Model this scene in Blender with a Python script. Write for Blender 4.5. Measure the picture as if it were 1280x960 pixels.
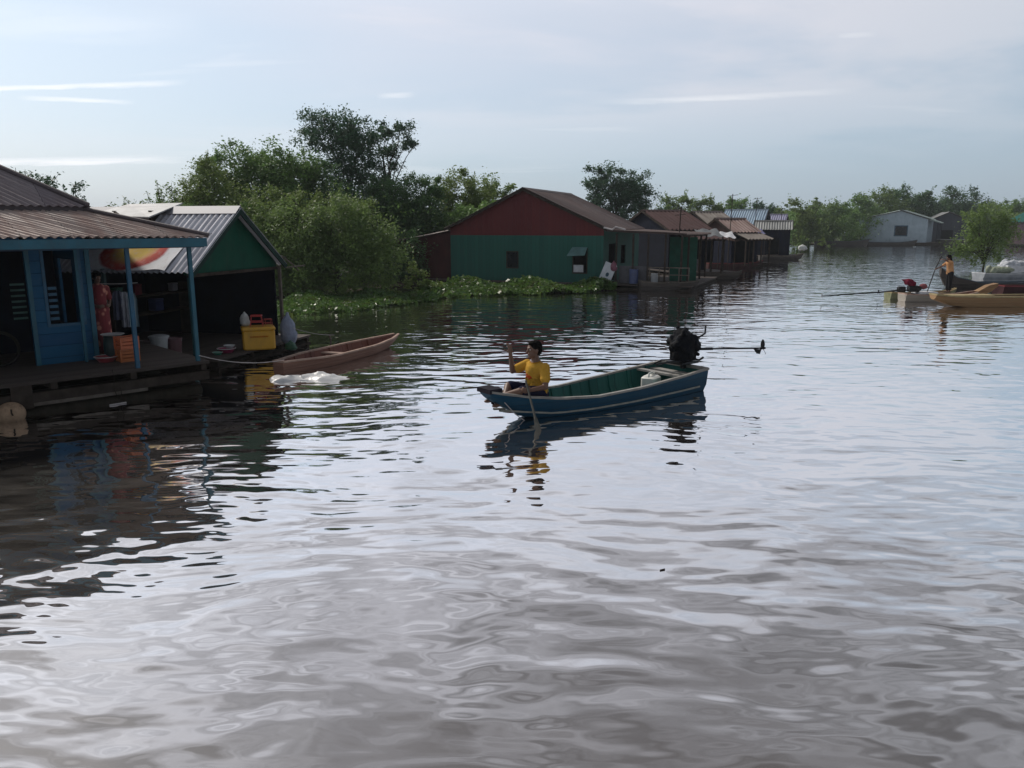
import bpy, bmesh, math, random
import numpy as np
from mathutils import Vector, Matrix, Quaternion
R = math.radians
rng = np.random.default_rng(7)
random.seed(7)
for o in list(bpy.data.objects): bpy.data.objects.remove(o, do_unlink=True)
SC = bpy.context.scene
COL = SC.collection

# ---------------------------------------------------------------- camera
cam_d = bpy.data.cameras.new("camera"); cam = bpy.data.objects.new("camera", cam_d); COL.objects.link(cam)
cam.location = (0, 0, 3.0)
cam.rotation_euler = (R(90 - 11.47), 0, 0)
cam_d.sensor_width = 36; cam_d.lens = 36 * 961 / 1280
cam_d.clip_start = 0.05; cam_d.clip_end = 4000
SC.camera = cam
SC.view_settings.view_transform = 'Standard'; SC.view_settings.look = 'None'
SC.view_settings.exposure = 0.0; SC.view_settings.gamma = 1; SC.view_settings.use_curve_mapping = False
SC.cycles.max_bounces = 6; SC.cycles.transparent_max_bounces = 8

# ---------------------------------------------------------------- sky and sun
HAZE = 0.0004
SUN_EL, SUN_AZ = 44.0, -46.0          # azimuth measured from +Y towards +X
w = bpy.data.worlds.new("World"); SC.world = w; w.use_nodes = True
nt = w.node_tree; nt.nodes.clear()
def N(t, **k):
    n = nt.nodes.new(t)
    for a, b in k.items(): setattr(n, a, b)
    return n
def L(a, b): nt.links.new(a, b)
def math_(op, a, b=None, c=None, clamp=False):
    n = nt.nodes.new('ShaderNodeMath'); n.operation = op; n.use_clamp = clamp
    for i, v in enumerate((a, b, c)):
        if v is None: continue
        if isinstance(v, (int, float)): n.inputs[i].default_value = v
        else: nt.links.new(v, n.inputs[i])
    return n.outputs[0]
def ramp_(fac, stops, interp='LINEAR'):
    n = nt.nodes.new('ShaderNodeValToRGB'); n.color_ramp.interpolation = interp
    e = n.color_ramp.elements
    while len(e) < len(stops): e.new(0.5)
    for i, (p, c) in enumerate(stops):
        e[i].position = p; e[i].color = (c, c, c, 1) if isinstance(c, (int, float)) else (*c, 1)
    nt.links.new(fac, n.inputs[0]); return n.outputs[0]
def mix_(fac, a, b, blend='MIX'):
    n = nt.nodes.new('ShaderNodeMix'); n.data_type = 'RGBA'; n.blend_type = blend
    for s, v in ((0, fac), (6, a), (7, b)):
        if isinstance(v, (int, float)): n.inputs[s].default_value = v
        elif isinstance(v, tuple): n.inputs[s].default_value = (*v, 1)
        else: nt.links.new(v, n.inputs[s])
    return n.outputs[2]
def noise_(vec, scale, detail=4, rough=.55, dist=0.0, color=False):
    n = nt.nodes.new('ShaderNodeTexNoise')
    n.inputs['Scale'].default_value = scale; n.inputs['Detail'].default_value = detail
    n.inputs['Roughness'].default_value = rough; n.inputs['Distortion'].default_value = dist
    if vec is not None: nt.links.new(vec, n.inputs['Vector'])
    return n.outputs['Color' if color else 'Fac']
def map_(vec, loc=(0,0,0), rot=(0,0,0), scale=(1,1,1)):
    n = nt.nodes.new('ShaderNodeMapping'); n.inputs[1].default_value = loc
    n.inputs[2].default_value = rot; n.inputs[3].default_value = scale
    nt.links.new(vec, n.inputs[0]); return n.outputs[0]

sky = N('ShaderNodeTexSky', sky_type='NISHITA', sun_disc=False)
sky.sun_elevation = R(SUN_EL); sky.sun_rotation = R(SUN_AZ)
sky.air_density = 1.0; sky.dust_density = 2.5; sky.ozone_density = 1.5
tc = N('ShaderNodeTexCoord')
sep = N('ShaderNodeSeparateXYZ'); L(tc.outputs['Generated'], sep.inputs[0])
dx, dy, dz = sep.outputs
den = math_('ADD', math_('MAXIMUM', dz, 0.0), 0.10)
cmb = N('ShaderNodeCombineXYZ'); L(math_('DIVIDE', dx, den), cmb.inputs[0]); L(math_('DIVIDE', dy, den), cmb.inputs[1])
cv = cmb.outputs[0]
n1 = noise_(map_(cv, loc=(3.1, 1.7, 0), scale=(.35, .6, 1)), 1.0, 6, .55, .4)
n2 = noise_(map_(cv, loc=(-2.0, 5.0, 0), rot=(0,0,R(6)), scale=(.55, 2.6, 1)), 1.0, 5, .5, .6)
veil = ramp_(n1, [(.42, 0.0), (.60, 1.0)], 'EASE')
streak = ramp_(n2, [(.61, 0.0), (.72, 1.0)], 'EASE')
SKY_STR = 0.093
skyc = mix_(0.62, sky.outputs[0], (5.6, 7.2, 8.9))                        # thin high haze over the blue
# side to side: brighter on the sun's side
side = ramp_(math_('ADD', math_('MULTIPLY', dx, -.5), .5), [(0.2, 0.83), (.5, .95), (.85, 1.10)])
high = ramp_(dz, [(0.0, 1.12), (.10, 1.14), (.24, 1.14), (.34, 1.25), (.46, 1.0), (.60, .75), (.8, .7)])
back = ramp_(math_('ADD', math_('MULTIPLY', dy, .5), .5), [(0.0, .60), (.42, .64), (.66, 1.0)])   # sky dimmed behind the camera, added to darken the sides facing it
high = mix_(1.0, high, back, 'MULTIPLY')
hi_m = ramp_(dz, [(.26, 0.), (.5, 1.)])
high = mix_(hi_m, high, mix_(1.0, high, ramp_(math_('ADD', math_('MULTIPLY', dx, .5), .5), [(.30, .92), (.52, .74), (.78, .48)]), 'MULTIPLY'))
n3 = noise_(map_(cv, loc=(7, 2, 0), scale=(2.0, 2.3, 1)), 1.6, 4, .55, .6)
high = mix_(hi_m, high, mix_(1.0, high, ramp_(n3, [(.38, .58), (.5, .92), (.62, 1.34)]), 'MULTIPLY'))
skyc = mix_(1.0, skyc, side, 'MULTIPLY')
skyc = mix_(1.0, skyc, high, 'MULTIPLY')
cloudc = mix_(1.0, (8.2, 8.3, 8.9), side, 'MULTIPLY')
cloudc = mix_(1.0, cloudc, high, 'MULTIPLY')
vfac = math_('MULTIPLY', veil, ramp_(dz, [(.06, 0.0), (.16, .55), (.3, .8)]))
vfac = math_('MAXIMUM', vfac, ramp_(dz, [(.22, 0.), (.42, .8)]))
c1 = mix_(vfac, skyc, cloudc)
lobe = math_('MULTIPLY', ramp_(math_('ADD', math_('MULTIPLY', dx, .5), .5), [(.24, 0.), (.44, .62), (.58, .62), (.80, .0)], 'EASE'), ramp_(dz, [(.10, 0.), (.22, 1.), (.45, .6)], 'EASE'))
c1 = mix_(math_('MULTIPLY', lobe, ramp_(n1, [(.25, .35), (.55, 1.)])), c1, mix_(1.0, cloudc, (.98, .96, .985), 'MULTIPLY'))
def dir_of(u, v):
    p_ = R(11.47); b_ = (480 - v) / 961; q = Vector(((u - 640) / 961, math.cos(p_) + b_ * math.sin(p_), -math.sin(p_) + b_ * math.cos(p_))); return q.normalized()
n4 = noise_(map_(cv, scale=(1.5, 4, 1)), 2.0, 4, .6)
for (u0, v0, u1, v1, th, am) in ((-120, 112, 235, 102, .0035, .9), (20, 121, 170, 128, .003, .7), (-100, 203, 240, 199, .0045, .9), (470, 121, 520, 118, .004, .5), (735, 128, 1075, 112, .004, .5), (1045, 45, 1095, 43, .003, .4), (350, 205, 560, 212, .004, .3), (-100, 20, 260, 34, .02, .22)):
    A_ = dir_of(u0, v0); B_ = dir_of(u1, v1); sl_ = (B_.z - A_.z) / (B_.x - A_.x)
    dd_ = math_('SUBTRACT', math_('ADD', dz, math_('MULTIPLY', n4, .006)), math_('MULTIPLY_ADD', dx, sl_, A_.z - sl_ * A_.x + .003))
    g_ = math_('MAXIMUM', math_('SUBTRACT', 1.0, math_('POWER', math_('DIVIDE', math_('ABSOLUTE', dd_), th), 2.0)), 0.0)
    mid = (A_.x + B_.x) / 2; hw_ = (B_.x - A_.x) / 2
    e_ = math_('MAXIMUM', math_('SUBTRACT', 1.0, math_('POWER', math_('DIVIDE', math_('ABSOLUTE', math_('SUBTRACT', dx, mid)), hw_), 2.0)), 0.0)
    f_ = math_('MULTIPLY', math_('MULTIPLY', math_('MULTIPLY', g_, e_), am), math_('MULTIPLY', ramp_(n4, [(.3, .3), (.6, 1.)]), ramp_(dy, [(.3, 0.), (.5, 1.)])))
    c1 = mix_(f_, c1, mix_(1.0, cloudc, (1.22, 1.22, 1.18), 'MULTIPLY'))
c2 = mix_(math_('MULTIPLY', .35, streak) if False else math_('MULTIPLY', streak, ramp_(dz, [(.03, 0.0), (.08, .18), (.25, .15)])), c1, mix_(1.0, cloudc, (1.18, 1.18, 1.15), 'MULTIPLY'))
bg = N('ShaderNodeBackground'); L(c2, bg.inputs[0]); bg.inputs[1].default_value = SKY_STR
out = N('ShaderNodeOutputWorld'); L(bg.outputs[0], out.inputs[0])

sd = bpy.data.lights.new("sun", 'SUN'); sun = bpy.data.objects.new("sun", sd); COL.objects.link(sun)
sd.energy = 3.1; sd.angle = R(8); sd.color = (1, .93, .84)
_az = R(SUN_AZ); _el = R(SUN_EL)
_sv = Vector((math.sin(_az) * math.cos(_el), math.cos(_az) * math.cos(_el), math.sin(_el)))
sun.rotation_euler = _sv.to_track_quat('Z', 'Y').to_euler()
sun.location = (-30, 20, 40)

# ---------------------------------------------------------------- materials
def new_mat(name):
    global nt
    m = bpy.data.materials.new(name); m.use_nodes = True; nt = m.node_tree; nt.nodes.clear()
    o = nt.nodes.new('ShaderNodeOutputMaterial'); b = nt.nodes.new('ShaderNodeBsdfPrincipled')
    nt.links.new(b.outputs[0], o.inputs[0]); return m, b, o
def bump_(h, strength=.5, dist=.01, normal_in=None):
    n = nt.nodes.new('ShaderNodeBump'); n.inputs['Strength'].default_value = strength
    n.inputs['Distance'].default_value = dist; nt.links.new(h, n.inputs['Height'])
    return n.outputs[0]
_mc = {}
def plain(name, c, rough=.7, var=.25, scale=3.0, metal=0.0, dirt=(.06,.05,.04), dirt_amt=.25, bump=.004):
    """painted / fabric / plastic surface with uneven tone and some grime"""
    if name in _mc: return _mc[name]
    m, b, o = new_mat(name)
    t = nt.nodes.new('ShaderNodeTexCoord').outputs['Object']
    a = noise_(t, scale, 5, .6)
    c0 = tuple(x * (1 - var) for x in c); c1 = tuple(min(1, x * (1 + var)) for x in c)
    col = mix_(ramp_(a, [(.3, 0.), (.7, 1.)]), c0, c1)
    d = noise_(map_(t, scale=(1, 1, .4)), scale * 2.3, 6, .7)
    col = mix_(math_('MULTIPLY', ramp_(d, [(.5, 0.), (.72, 1.)]), dirt_amt), col, dirt)
    nt.links.new(col, b.inputs['Base Color'])
    b.inputs['Roughness'].default_value = rough; b.inputs['Metallic'].default_value = metal
    if rough >= .6: b.inputs['Specular IOR Level'].default_value = .06
    nt.links.new(bump_(noise_(t, scale * 6, 4), .6, bump), b.inputs['Normal'])
    _mc[name] = m; return m
def planks(name, c, c2, axis='z', size=.16, rough=.75, gap=.5, wear=(.25,.23,.2), wear_amt=.3):
    """boards with seams: colour changes from board to board, grain along them"""
    if name in _mc: return _mc[name]
    m, b, o = new_mat(name)
    t = nt.nodes.new('ShaderNodeTexCoord').outputs['Object']
    s = nt.nodes.new('ShaderNodeSeparateXYZ'); nt.links.new(t, s.inputs[0])
    ax = s.outputs['xyz'.index(axis)]
    q = math_('DIVIDE', ax, size)
    idx = math_('FLOOR', q); fr = math_('FRACT', q)
    wn = nt.nodes.new('ShaderNodeTexWhiteNoise'); wn.noise_dimensions = '1D'; nt.links.new(idx, wn.inputs['W'])
    sc_ = [9., 9., 9.]; k = 'xyz'.index(axis)
    along = [1.2, 1.2, 1.2]; along[k] = 30
    g = noise_(map_(t, scale=tuple(along)), 1.5, 5, .65)
    col = mix_(wn.outputs[0], c, c2)
    col = mix_(math_('MULTIPLY', ramp_(g, [(.35, 0.), (.75, 1.)]), wear_amt), col, wear)
    seam = ramp_(fr, [(.0, 0.), (.05, 1.), (.95, 1.), (1., 0.)])
    col = mix_(math_('MULTIPLY', math_('SUBTRACT', 1.0, seam), gap), col, tuple(x * .25 for x in c))
    nt.links.new(col, b.inputs['Base Color']); b.inputs['Roughness'].default_value = rough; b.inputs['Specular IOR Level'].default_value = .22
    h = math_('ADD', math_('MULTIPLY', seam, 1.0), math_('MULTIPLY', g, .3))
    nt.links.new(bump_(h, .7, .008), b.inputs['Normal'])
    _mc[name] = m; return m
def sheet(name, c, c2, rust=(.13,.055,.035), rust_amt=.4, metal=.3, rough=.45, sheet_w=.8, sheet_l=1.8):
    """corrugated roofing: UV in metres, u along the eave, v up the slope; sheets differ, rust runs down"""
    if name in _mc: return _mc[name]
    m, b, o = new_mat(name)
    t = nt.nodes.new('ShaderNodeTexCoord').outputs['UV']
    br = nt.nodes.new('ShaderNodeTexBrick'); br.offset = .0
    br.inputs['Scale'].default_value = 1; br.inputs['Mortar Size'].default_value = .006
    br.inputs['Brick Width'].default_value = sheet_w; br.inputs['Row Height'].default_value = sheet_l
    br.inputs['Color1'].default_value = (*c, 1); br.inputs['Color2'].default_value = (*c2, 1)
    br.inputs['Mortar'].default_value = (*[x * .4 for x in c], 1); br.inputs['Bias'].default_value = 0
    nt.links.new(t, br.inputs['Vector'])
    r1 = noise_(map_(t, scale=(2.2, .35, 1)), 1.3, 6, .7, .2)
    r2 = noise_(map_(t, scale=(9, .8, 1)), 1.0, 5, .7)
    f = math_('MULTIPLY', ramp_(math_('ADD', math_('MULTIPLY', r1, .6), math_('MULTIPLY', r2, .4)), [(.42, 0.), (.62, 1.)]), rust_amt)
    col = mix_(f, br.outputs[0], rust)
    sp = noise_(t, 5, 6, .8)
    col = mix_(math_('MULTIPLY', ramp_(sp, [(.55, 0.), (.7, 1.)]), .35), col, tuple(x * .5 for x in c))
    nt.links.new(col, b.inputs['Base Color'])
    nt.links.new(math_('MULTIPLY_ADD', f, .4, rough), b.inputs['Roughness'])
    b.inputs['Metallic'].default_value = metal
    nt.links.new(bump_(sp, .5, .01), b.inputs['Normal'])
    _mc[name] = m; return m
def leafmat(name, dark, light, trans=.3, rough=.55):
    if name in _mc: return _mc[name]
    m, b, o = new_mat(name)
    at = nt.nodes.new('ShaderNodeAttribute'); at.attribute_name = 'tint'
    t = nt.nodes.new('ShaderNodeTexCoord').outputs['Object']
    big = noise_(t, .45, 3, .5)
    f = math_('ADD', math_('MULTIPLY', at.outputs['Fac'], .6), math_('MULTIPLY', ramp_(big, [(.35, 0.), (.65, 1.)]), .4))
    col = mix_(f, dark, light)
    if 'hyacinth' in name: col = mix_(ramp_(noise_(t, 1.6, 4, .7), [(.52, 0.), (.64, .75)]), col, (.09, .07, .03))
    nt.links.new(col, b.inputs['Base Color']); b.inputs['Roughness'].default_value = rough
    b.inputs['Specular IOR Level'].default_value = .3
    tr = nt.nodes.new('ShaderNodeBsdfTranslucent'); nt.links.new(mix_(.5, col, tuple(x * 1.4 for x in light)), tr.inputs[0])
    mx = nt.nodes.new('ShaderNodeMixShader'); mx.inputs[0].default_value = trans
    nt.links.new(b.outputs[0], mx.inputs[1]); nt.links.new(tr.outputs[0], mx.inputs[2]); nt.links.new(mx.outputs[0], o.inputs[0])
    _mc[name] = m; return m

# ---------------------------------------------------------------- mesh helpers
class MB:
    def __init__(s): s.v = []; s.f = []; s.uv = {}
    def add(s, verts, faces):
        o = len(s.v); s.v += [tuple(p) for p in verts]; s.f += [tuple(i + o for i in f) for f in faces]; return s
    def box(s, x0, x1, y0, y1, z0, z1, bev=0.0):
        if bev > 0:
            e = bev; V = []
            for (z, k) in ((z0, e), (z0 + e, 0), (z1 - e, 0), (z1, e)):
                for (sx, sy) in ((-1,-1),(1,-1),(1,1),(-1,1)):
                    X = x0 if sx < 0 else x1; Y = y0 if sy < 0 else y1
                    V.append((X - sx * (k + e), Y - sy * k, z)); V.append((X - sx * k, Y - sy * (k + e), z))
            # order the eight corners of each ring counter-clockwise
            order = [1, 0, 2, 3, 5, 4, 6, 7]
            V2 = []
            for r in range(4): V2 += [V[r * 8 + i] for i in order]
            F = [tuple(range(7, -1, -1)), tuple(range(24, 32))]
            for r in range(3):
                for i in range(8): F.append((r*8+i, r*8+(i+1)%8, r*8+8+(i+1)%8, r*8+8+i))
            return s.add(V2, F)
        V = [(x0,y0,z0),(x1,y0,z0),(x1,y1,z0),(x0,y1,z0),(x0,y0,z1),(x1,y0,z1),(x1,y1,z1),(x0,y1,z1)]
        return s.add(V, [(3,2,1,0),(4,5,6,7),(0,1,5,4),(1,2,6,5),(2,3,7,6),(3,0,4,7)])
    def bar(s, a, b, wd, ht=None, up=(0,0,1)):
        ht = ht or wd; a = Vector(a); b = Vector(b); d = (b - a).normalized(); u = Vector(up)
        if abs(d.dot(u)) > .98: u = Vector((1,0,0))
        r = d.cross(u).normalized(); u = r.cross(d).normalized()
        V = [p + r * (i * wd / 2) + u * (j * ht / 2) for p in (a, b) for (i, j) in ((-1,-1),(1,-1),(1,1),(-1,1))]
        return s.add(V, [(0,1,2,3),(7,6,5,4),(0,4,5,1),(1,5,6,2),(2,6,7,3),(3,7,4,0)])
    def tube(s, pts, rad, n=10, cap=True):
        P = [Vector(p) for p in pts]; m = len(P)
        if isinstance(rad, (int, float)): rad = [rad] * m
        o = []; prev = None
        for i in range(m):
            d = (P[min(i+1, m-1)] - P[max(i-1, 0)]).normalized()
            if prev is None:
                u = Vector((0,0,1)) if abs(d.z) < .9 else Vector((1,0,0))
                r = d.cross(u).normalized()
            else: r = (prev - d * prev.dot(d)).normalized()
            prev = r; u = d.cross(r)
            o += [P[i] + (r * math.cos(2*math.pi*k/n) + u * math.sin(2*math.pi*k/n)) * rad[i] for k in range(n)]
        F = [(i*n+k, i*n+(k+1)%n, (i+1)*n+(k+1)%n, (i+1)*n+k) for i in range(m-1) for k in range(n)]
        if cap: F += [tuple(range(n-1, -1, -1)), tuple(range((m-1)*n, m*n))]
        return s.add(o, F)
    def lathe(s, prof, c=(0,0,0), n=20, axis=(0,0,1)):
        q = Vector((0,0,1)).rotation_difference(Vector(axis)); c = Vector(c); V = []
        for (r, z) in prof:
            for k in range(n):
                a = 2*math.pi*k/n; V.append(c + q @ Vector((r*math.cos(a), r*math.sin(a), z)))
        m = len(prof)
        F = [(i*n+k, i*n+(k+1)%n, (i+1)*n+(k+1)%n, (i+1)*n+k) for i in range(m-1) for k in range(n)]
        F += [tuple(range(n-1, -1, -1)), tuple(range((m-1)*n, m*n))]
        return s.add(V, F)
    def ell(s, c, r, rot=None, nu=12, nv=8, noise=0.0):
        V = []; c = Vector(c); M = rot if rot is not None else Matrix.Identity(3)
        for j in range(nv + 1):
            t = math.pi * j / nv
            for k in range(nu):
                a = 2*math.pi*k/nu; q = 1 + (random.uniform(-noise, noise) if noise else 0)
                V.append(c + M @ Vector((r[0]*math.sin(t)*math.cos(a)*q, r[1]*math.sin(t)*math.sin(a)*q, -r[2]*math.cos(t)*q)))
        F = [(j*nu+k, j*nu+(k+1)%nu, (j+1)*nu+(k+1)%nu, (j+1)*nu+k) for j in range(nv) for k in range(nu)]
        return s.add(V, F)
    def grid(s, P, thick=0.0):
        """P: rows x cols of points; closed slab when thick > 0"""
        m, n = len(P), len(P[0]); V = [p for r in P for p in r]
        F = [(i*n+j, i*n+j+1, (i+1)*n+j+1, (i+1)*n+j) for i in range(m-1) for j in range(n-1)]
        if thick:
            k = m * n; V += [(p[0], p[1], p[2] - thick) for r in P for p in r]
            F += [(k+i*n+j, k+(i+1)*n+j, k+(i+1)*n+j+1, k+i*n+j+1) for i in range(m-1) for j in range(n-1)]
            for j in range(n-1): F += [(j, k+j, k+j+1, j+1), ((m-1)*n+j+1, k+(m-1)*n+j+1, k+(m-1)*n+j, (m-1)*n+j)]
            for i in range(m-1): F += [((i+1)*n, k+(i+1)*n, k+i*n, i*n), (i*n+n-1, k+i*n+n-1, k+(i+1)*n+n-1, (i+1)*n+n-1)]
        return s.add(V, F)
    def poly(s, pts, thick_vec):
        """flat outline extruded by a vector"""
        n = len(pts); t = Vector(thick_vec); V = [Vector(p) for p in pts]; V += [p + t for p in V]
        F = [tuple(range(n)), tuple(range(2*n-1, n-1, -1))] + [(i, i+n, (i+1)%n+n, (i+1)%n) for i in range(n)]
        return s.add(V, F)
    def build(s, name, mat, parent=None, smooth=False, merge=True):
        me = bpy.data.meshes.new(name); me.from_pydata(s.v, [], s.f); me.update()
        bm = bmesh.new(); bm.from_mesh(me)
        if merge: bmesh.ops.remove_doubles(bm, verts=bm.verts, dist=1e-5)
        bmesh.ops.recalc_face_normals(bm, faces=bm.faces); bm.to_mesh(me); bm.free()
        if mat: me.materials.append(mat)
        if smooth:
            me.polygons.foreach_set('use_smooth', [True] * len(me.polygons))
            try: me.set_sharp_from_angle(angle=R(40))
            except Exception: pass
        o = bpy.data.objects.new(name, me); COL.objects.link(o)
        if parent: o.parent = parent
        return o

def tag(o, label=None, cat=None, group=None, kind=None):
    if label: o['label'] = label
    if cat: o['category'] = cat
    if group: o['group'] = group
    if kind: o['kind'] = kind
    return o
def thing(name, label, cat, loc=(0,0,0), rot=0.0, group=None):
    o = bpy.data.objects.new(name, None); COL.objects.link(o); o.location = loc
    o.rotation_euler = (0, 0, rot) if isinstance(rot, (int, float)) else rot
    o.empty_display_size = .2
    return tag(o, label, cat, group)
def at(u, Y, z=0.0):
    """world x of a point seen at photo column u, standing Y metres away at height z"""
    p = R(11.47); return (u - 640) / 961 * (Y * math.cos(p) - (z - 3) * math.sin(p))

def corr(name, mat, parent, A, B, C, D, wave=.13, amp=.018, per=6, thick=.004, sag=0.0):
    """corrugated sheet on the quad eave A-B, top C-D (C above B, D above A); C may meet D (hip end)"""
    A, B, C, D = map(Vector, (A, B, C, D)); w_ = (B - A).length
    n = max(4, int(w_ / wave * per)); m = max(2, int(((D - A).length + (C - B).length) / 2 / .9))
    nrm = (B - A).cross(D - A).normalized()
    if nrm.z < 0: nrm = -nrm
    V = []; UV = []; e = (B - A).normalized()
    up = nrm.cross(e).normalized()
    if up.z < 0: up = -up
    for i in range(m + 1):
        t = i / m; P = A.lerp(D, t); Q = B.lerp(C, t)
        for j in range(n + 1):
            s_ = j / n; X = P.lerp(Q, s_); u = (X - A).dot(e)
            off = math.cos(u / wave * 2 * math.pi) * amp + random.uniform(-.1, .1) * amp
            off += math.sin(u * 1.1 + i * 1.7) * .008 - sag * 4 * s_ * (1 - s_) * (1 - abs(2*t-1)*.3)
            V.append(X + nrm * off); UV.append((u, (X - A).dot(up)))
    k = len(V); F = [(i*(n+1)+j, i*(n+1)+j+1, (i+1)*(n+1)+j+1, (i+1)*(n+1)+j) for i in range(m) for j in range(n)]
    V2 = [p - nrm * thick for p in V]
    F2 = [tuple(k + q for q in reversed(f)) for f in F]
    rim = [j for j in range(n+1)] + [i*(n+1)+n for i in range(1, m+1)] + [m*(n+1)+j for j in range(n-1, -1, -1)] + [i*(n+1) for i in range(m-1, 0, -1)]
    F3 = [(rim[i], rim[(i+1) % len(rim)], k + rim[(i+1) % len(rim)], k + rim[i]) for i in range(len(rim))]
    me = bpy.data.meshes.new(name); me.from_pydata(V + V2, [], F + F2 + F3); me.update()
    ul = me.uv_layers.new(name='UVMap'); UU = UV + UV
    idx = np.empty(len(me.loops), dtype=np.int32); me.loops.foreach_get('vertex_index', idx)
    ul.data.foreach_set('uv', np.array(UU, dtype=np.float32)[idx].ravel())
    me.materials.append(mat); o = bpy.data.objects.new(name, me); COL.objects.link(o)
    if parent: o.parent = parent
    return o

def remeshed(name, mb, mat, parent, voxel, smooth_it=4, fac=.5):
    me = bpy.data.meshes.new('tmp'); me.from_pydata(mb.v, [], mb.f); me.update()
    bm = bmesh.new(); bm.from_mesh(me); bmesh.ops.recalc_face_normals(bm, faces=bm.faces); bm.to_mesh(me); bm.free()
    o = bpy.data.objects.new('tmp', me); COL.objects.link(o)
    md = o.modifiers.new('r', 'REMESH'); md.mode = 'VOXEL'; md.voxel_size = voxel; md.use_smooth_shade = True
    if smooth_it:
        s = o.modifiers.new('s', 'SMOOTH'); s.factor = fac; s.iterations = smooth_it
    dg = bpy.context.evaluated_depsgraph_get(); dg.update()
    m2 = bpy.data.meshes.new_from_object(o.evaluated_get(dg)); bpy.data.objects.remove(o); bpy.data.meshes.remove(me)
    m2.name = name; m2.materials.clear(); m2.materials.append(mat)
    m2.polygons.foreach_set('use_smooth', [True] * len(m2.polygons))
    ob = bpy.data.objects.new(name, m2); COL.objects.link(ob); ob.parent = parent
    return ob

# ---------------------------------------------------------------- water, the one sheet that reaches the horizon
def make_water():
    m, b, o = new_mat('river_water')
    g = nt.nodes.new('ShaderNodeNewGeometry').outputs['Position']
    dist = nt.nodes.new('ShaderNodeVectorMath'); dist.operation = 'LENGTH'; nt.links.new(g, dist.inputs[0])
    warp = noise_(g, .35, 2, .5, color=True)
    wv = nt.nodes.new('ShaderNodeVectorMath'); wv.operation = 'MULTIPLY_ADD'
    nt.links.new(warp, wv.inputs[0]); wv.inputs[1].default_value = (.9, .9, 0); nt.links.new(g, wv.inputs[2])
    p = wv.outputs[0]
    a = noise_(map_(p, rot=(0,0,R(12)), scale=(.45, 1.0, 1)), .8, 1.0, .4)
    b2 = noise_(map_(p, loc=(5,2,0), rot=(0,0,R(-9)), scale=(.6, 1.0, 1)), 2.5, 1.0, .4)
    c = noise_(map_(p, loc=(1,7,0), rot=(0,0,R(5)), scale=(.5, 1.0, 1)), 5.0, 1.0, .45)
    lane = noise_(map_(g, loc=(11,3,0), rot=(0,0,R(-35)), scale=(1, .45, 1)), .10, 2, .5)
    rough_l = ramp_(lane, [(.40, .45), (.62, 1.5)])
    h = math_('ADD', math_('MULTIPLY', a, .034), math_('MULTIPLY', b2, .027))
    h = math_('ADD', h, math_('MULTIPLY', math_('MULTIPLY', c, .0065), rough_l))
    nrm = nt.nodes.new('ShaderNodeBump'); nrm.inputs['Strength'].default_value = 1.0; nrm.inputs['Distance'].default_value = 1.0
    nt.links.new(h, nrm.inputs['Height'])
    nt.links.new(nrm.outputs[0], b.inputs['Normal'])
    silt = noise_(g, .25, 4, .6, .3)
    nt.links.new(mix_(silt, (.052, .040, .030), (.072, .056, .043)), b.inputs['Base Color'])
    b.inputs['Roughness'].default_value = .5; b.inputs['IOR'].default_value = 1.33
    gl = nt.nodes.new('ShaderNodeBsdfGlossy'); gl.inputs['Roughness'].default_value = .02
    gl.inputs['Color'].default_value = (.96, .95, .955, 1); nt.links.new(nrm.outputs[0], gl.inputs['Normal'])
    lw = nt.nodes.new('ShaderNodeLayerWeight'); lw.inputs['Blend'].default_value = .5
    nt.links.new(nrm.outputs[0], lw.inputs['Normal'])
    mx = nt.nodes.new('ShaderNodeMixShader'); nt.links.new(ramp_(lw.outputs['Facing'], [(.0, .14), (.30, .34), (.58, .72), (.80, .95), (1., 1.)]), mx.inputs[0])
    nt.links.new(b.outputs[0], mx.inputs[1]); nt.links.new(gl.outputs[0], mx.inputs[2]); nt.links.new(mx.outputs[0], o.inputs[0])
    mb = MB()
    ys = [-60, -8, 0, 4, 8, 12, 16, 20, 30, 45, 70, 110, 180, 300, 500, 900]
    xs = [-900, -500, -300, -120, -60, -30, -15, -5, 5, 15, 30, 60, 120, 300, 500, 900]
    mb.grid([[(x, y, 0.0) for x in xs] for y in ys])
    tag(mb.build('water', m), 'brown river water with soft ripples reflecting the sky', None, None, 'structure')
make_water()

# ================================================================ floating houses
def wall_rects(a0, a1, z0, z1, holes):
    """rectangles left of a wall a0..a1 x z0..z1 once the holes (b0, b1, y0, y1) are cut"""
    xs = sorted({a0, a1, *[h[0] for h in holes], *[h[1] for h in holes]}); out_ = []
    for i in range(len(xs) - 1):
        m_ = (xs[i] + xs[i+1]) / 2; cuts = sorted([(h[2], h[3]) for h in holes if h[0] < m_ < h[1]]); z = z0
        for (c0, c1) in cuts:
            if c0 > z: out_.append((xs[i], xs[i+1], z, c0))
            z = c1
        if z < z1: out_.append((xs[i], xs[i+1], z, z1))
    return out_
def wall_x(mb, x0, x1, y, z0, z1, holes=(), t=.05):
    for (a, b, c, d) in wall_rects(x0, x1, z0, z1, holes): mb.box(a, b, y, y + t, c, d)
def wall_y(mb, x, y0, y1, z0, z1, holes=(), t=.05):
    for (a, b, c, d) in wall_rects(y0, y1, z0, z1, holes): mb.box(x, x + t, a, b, c, d)
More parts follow.
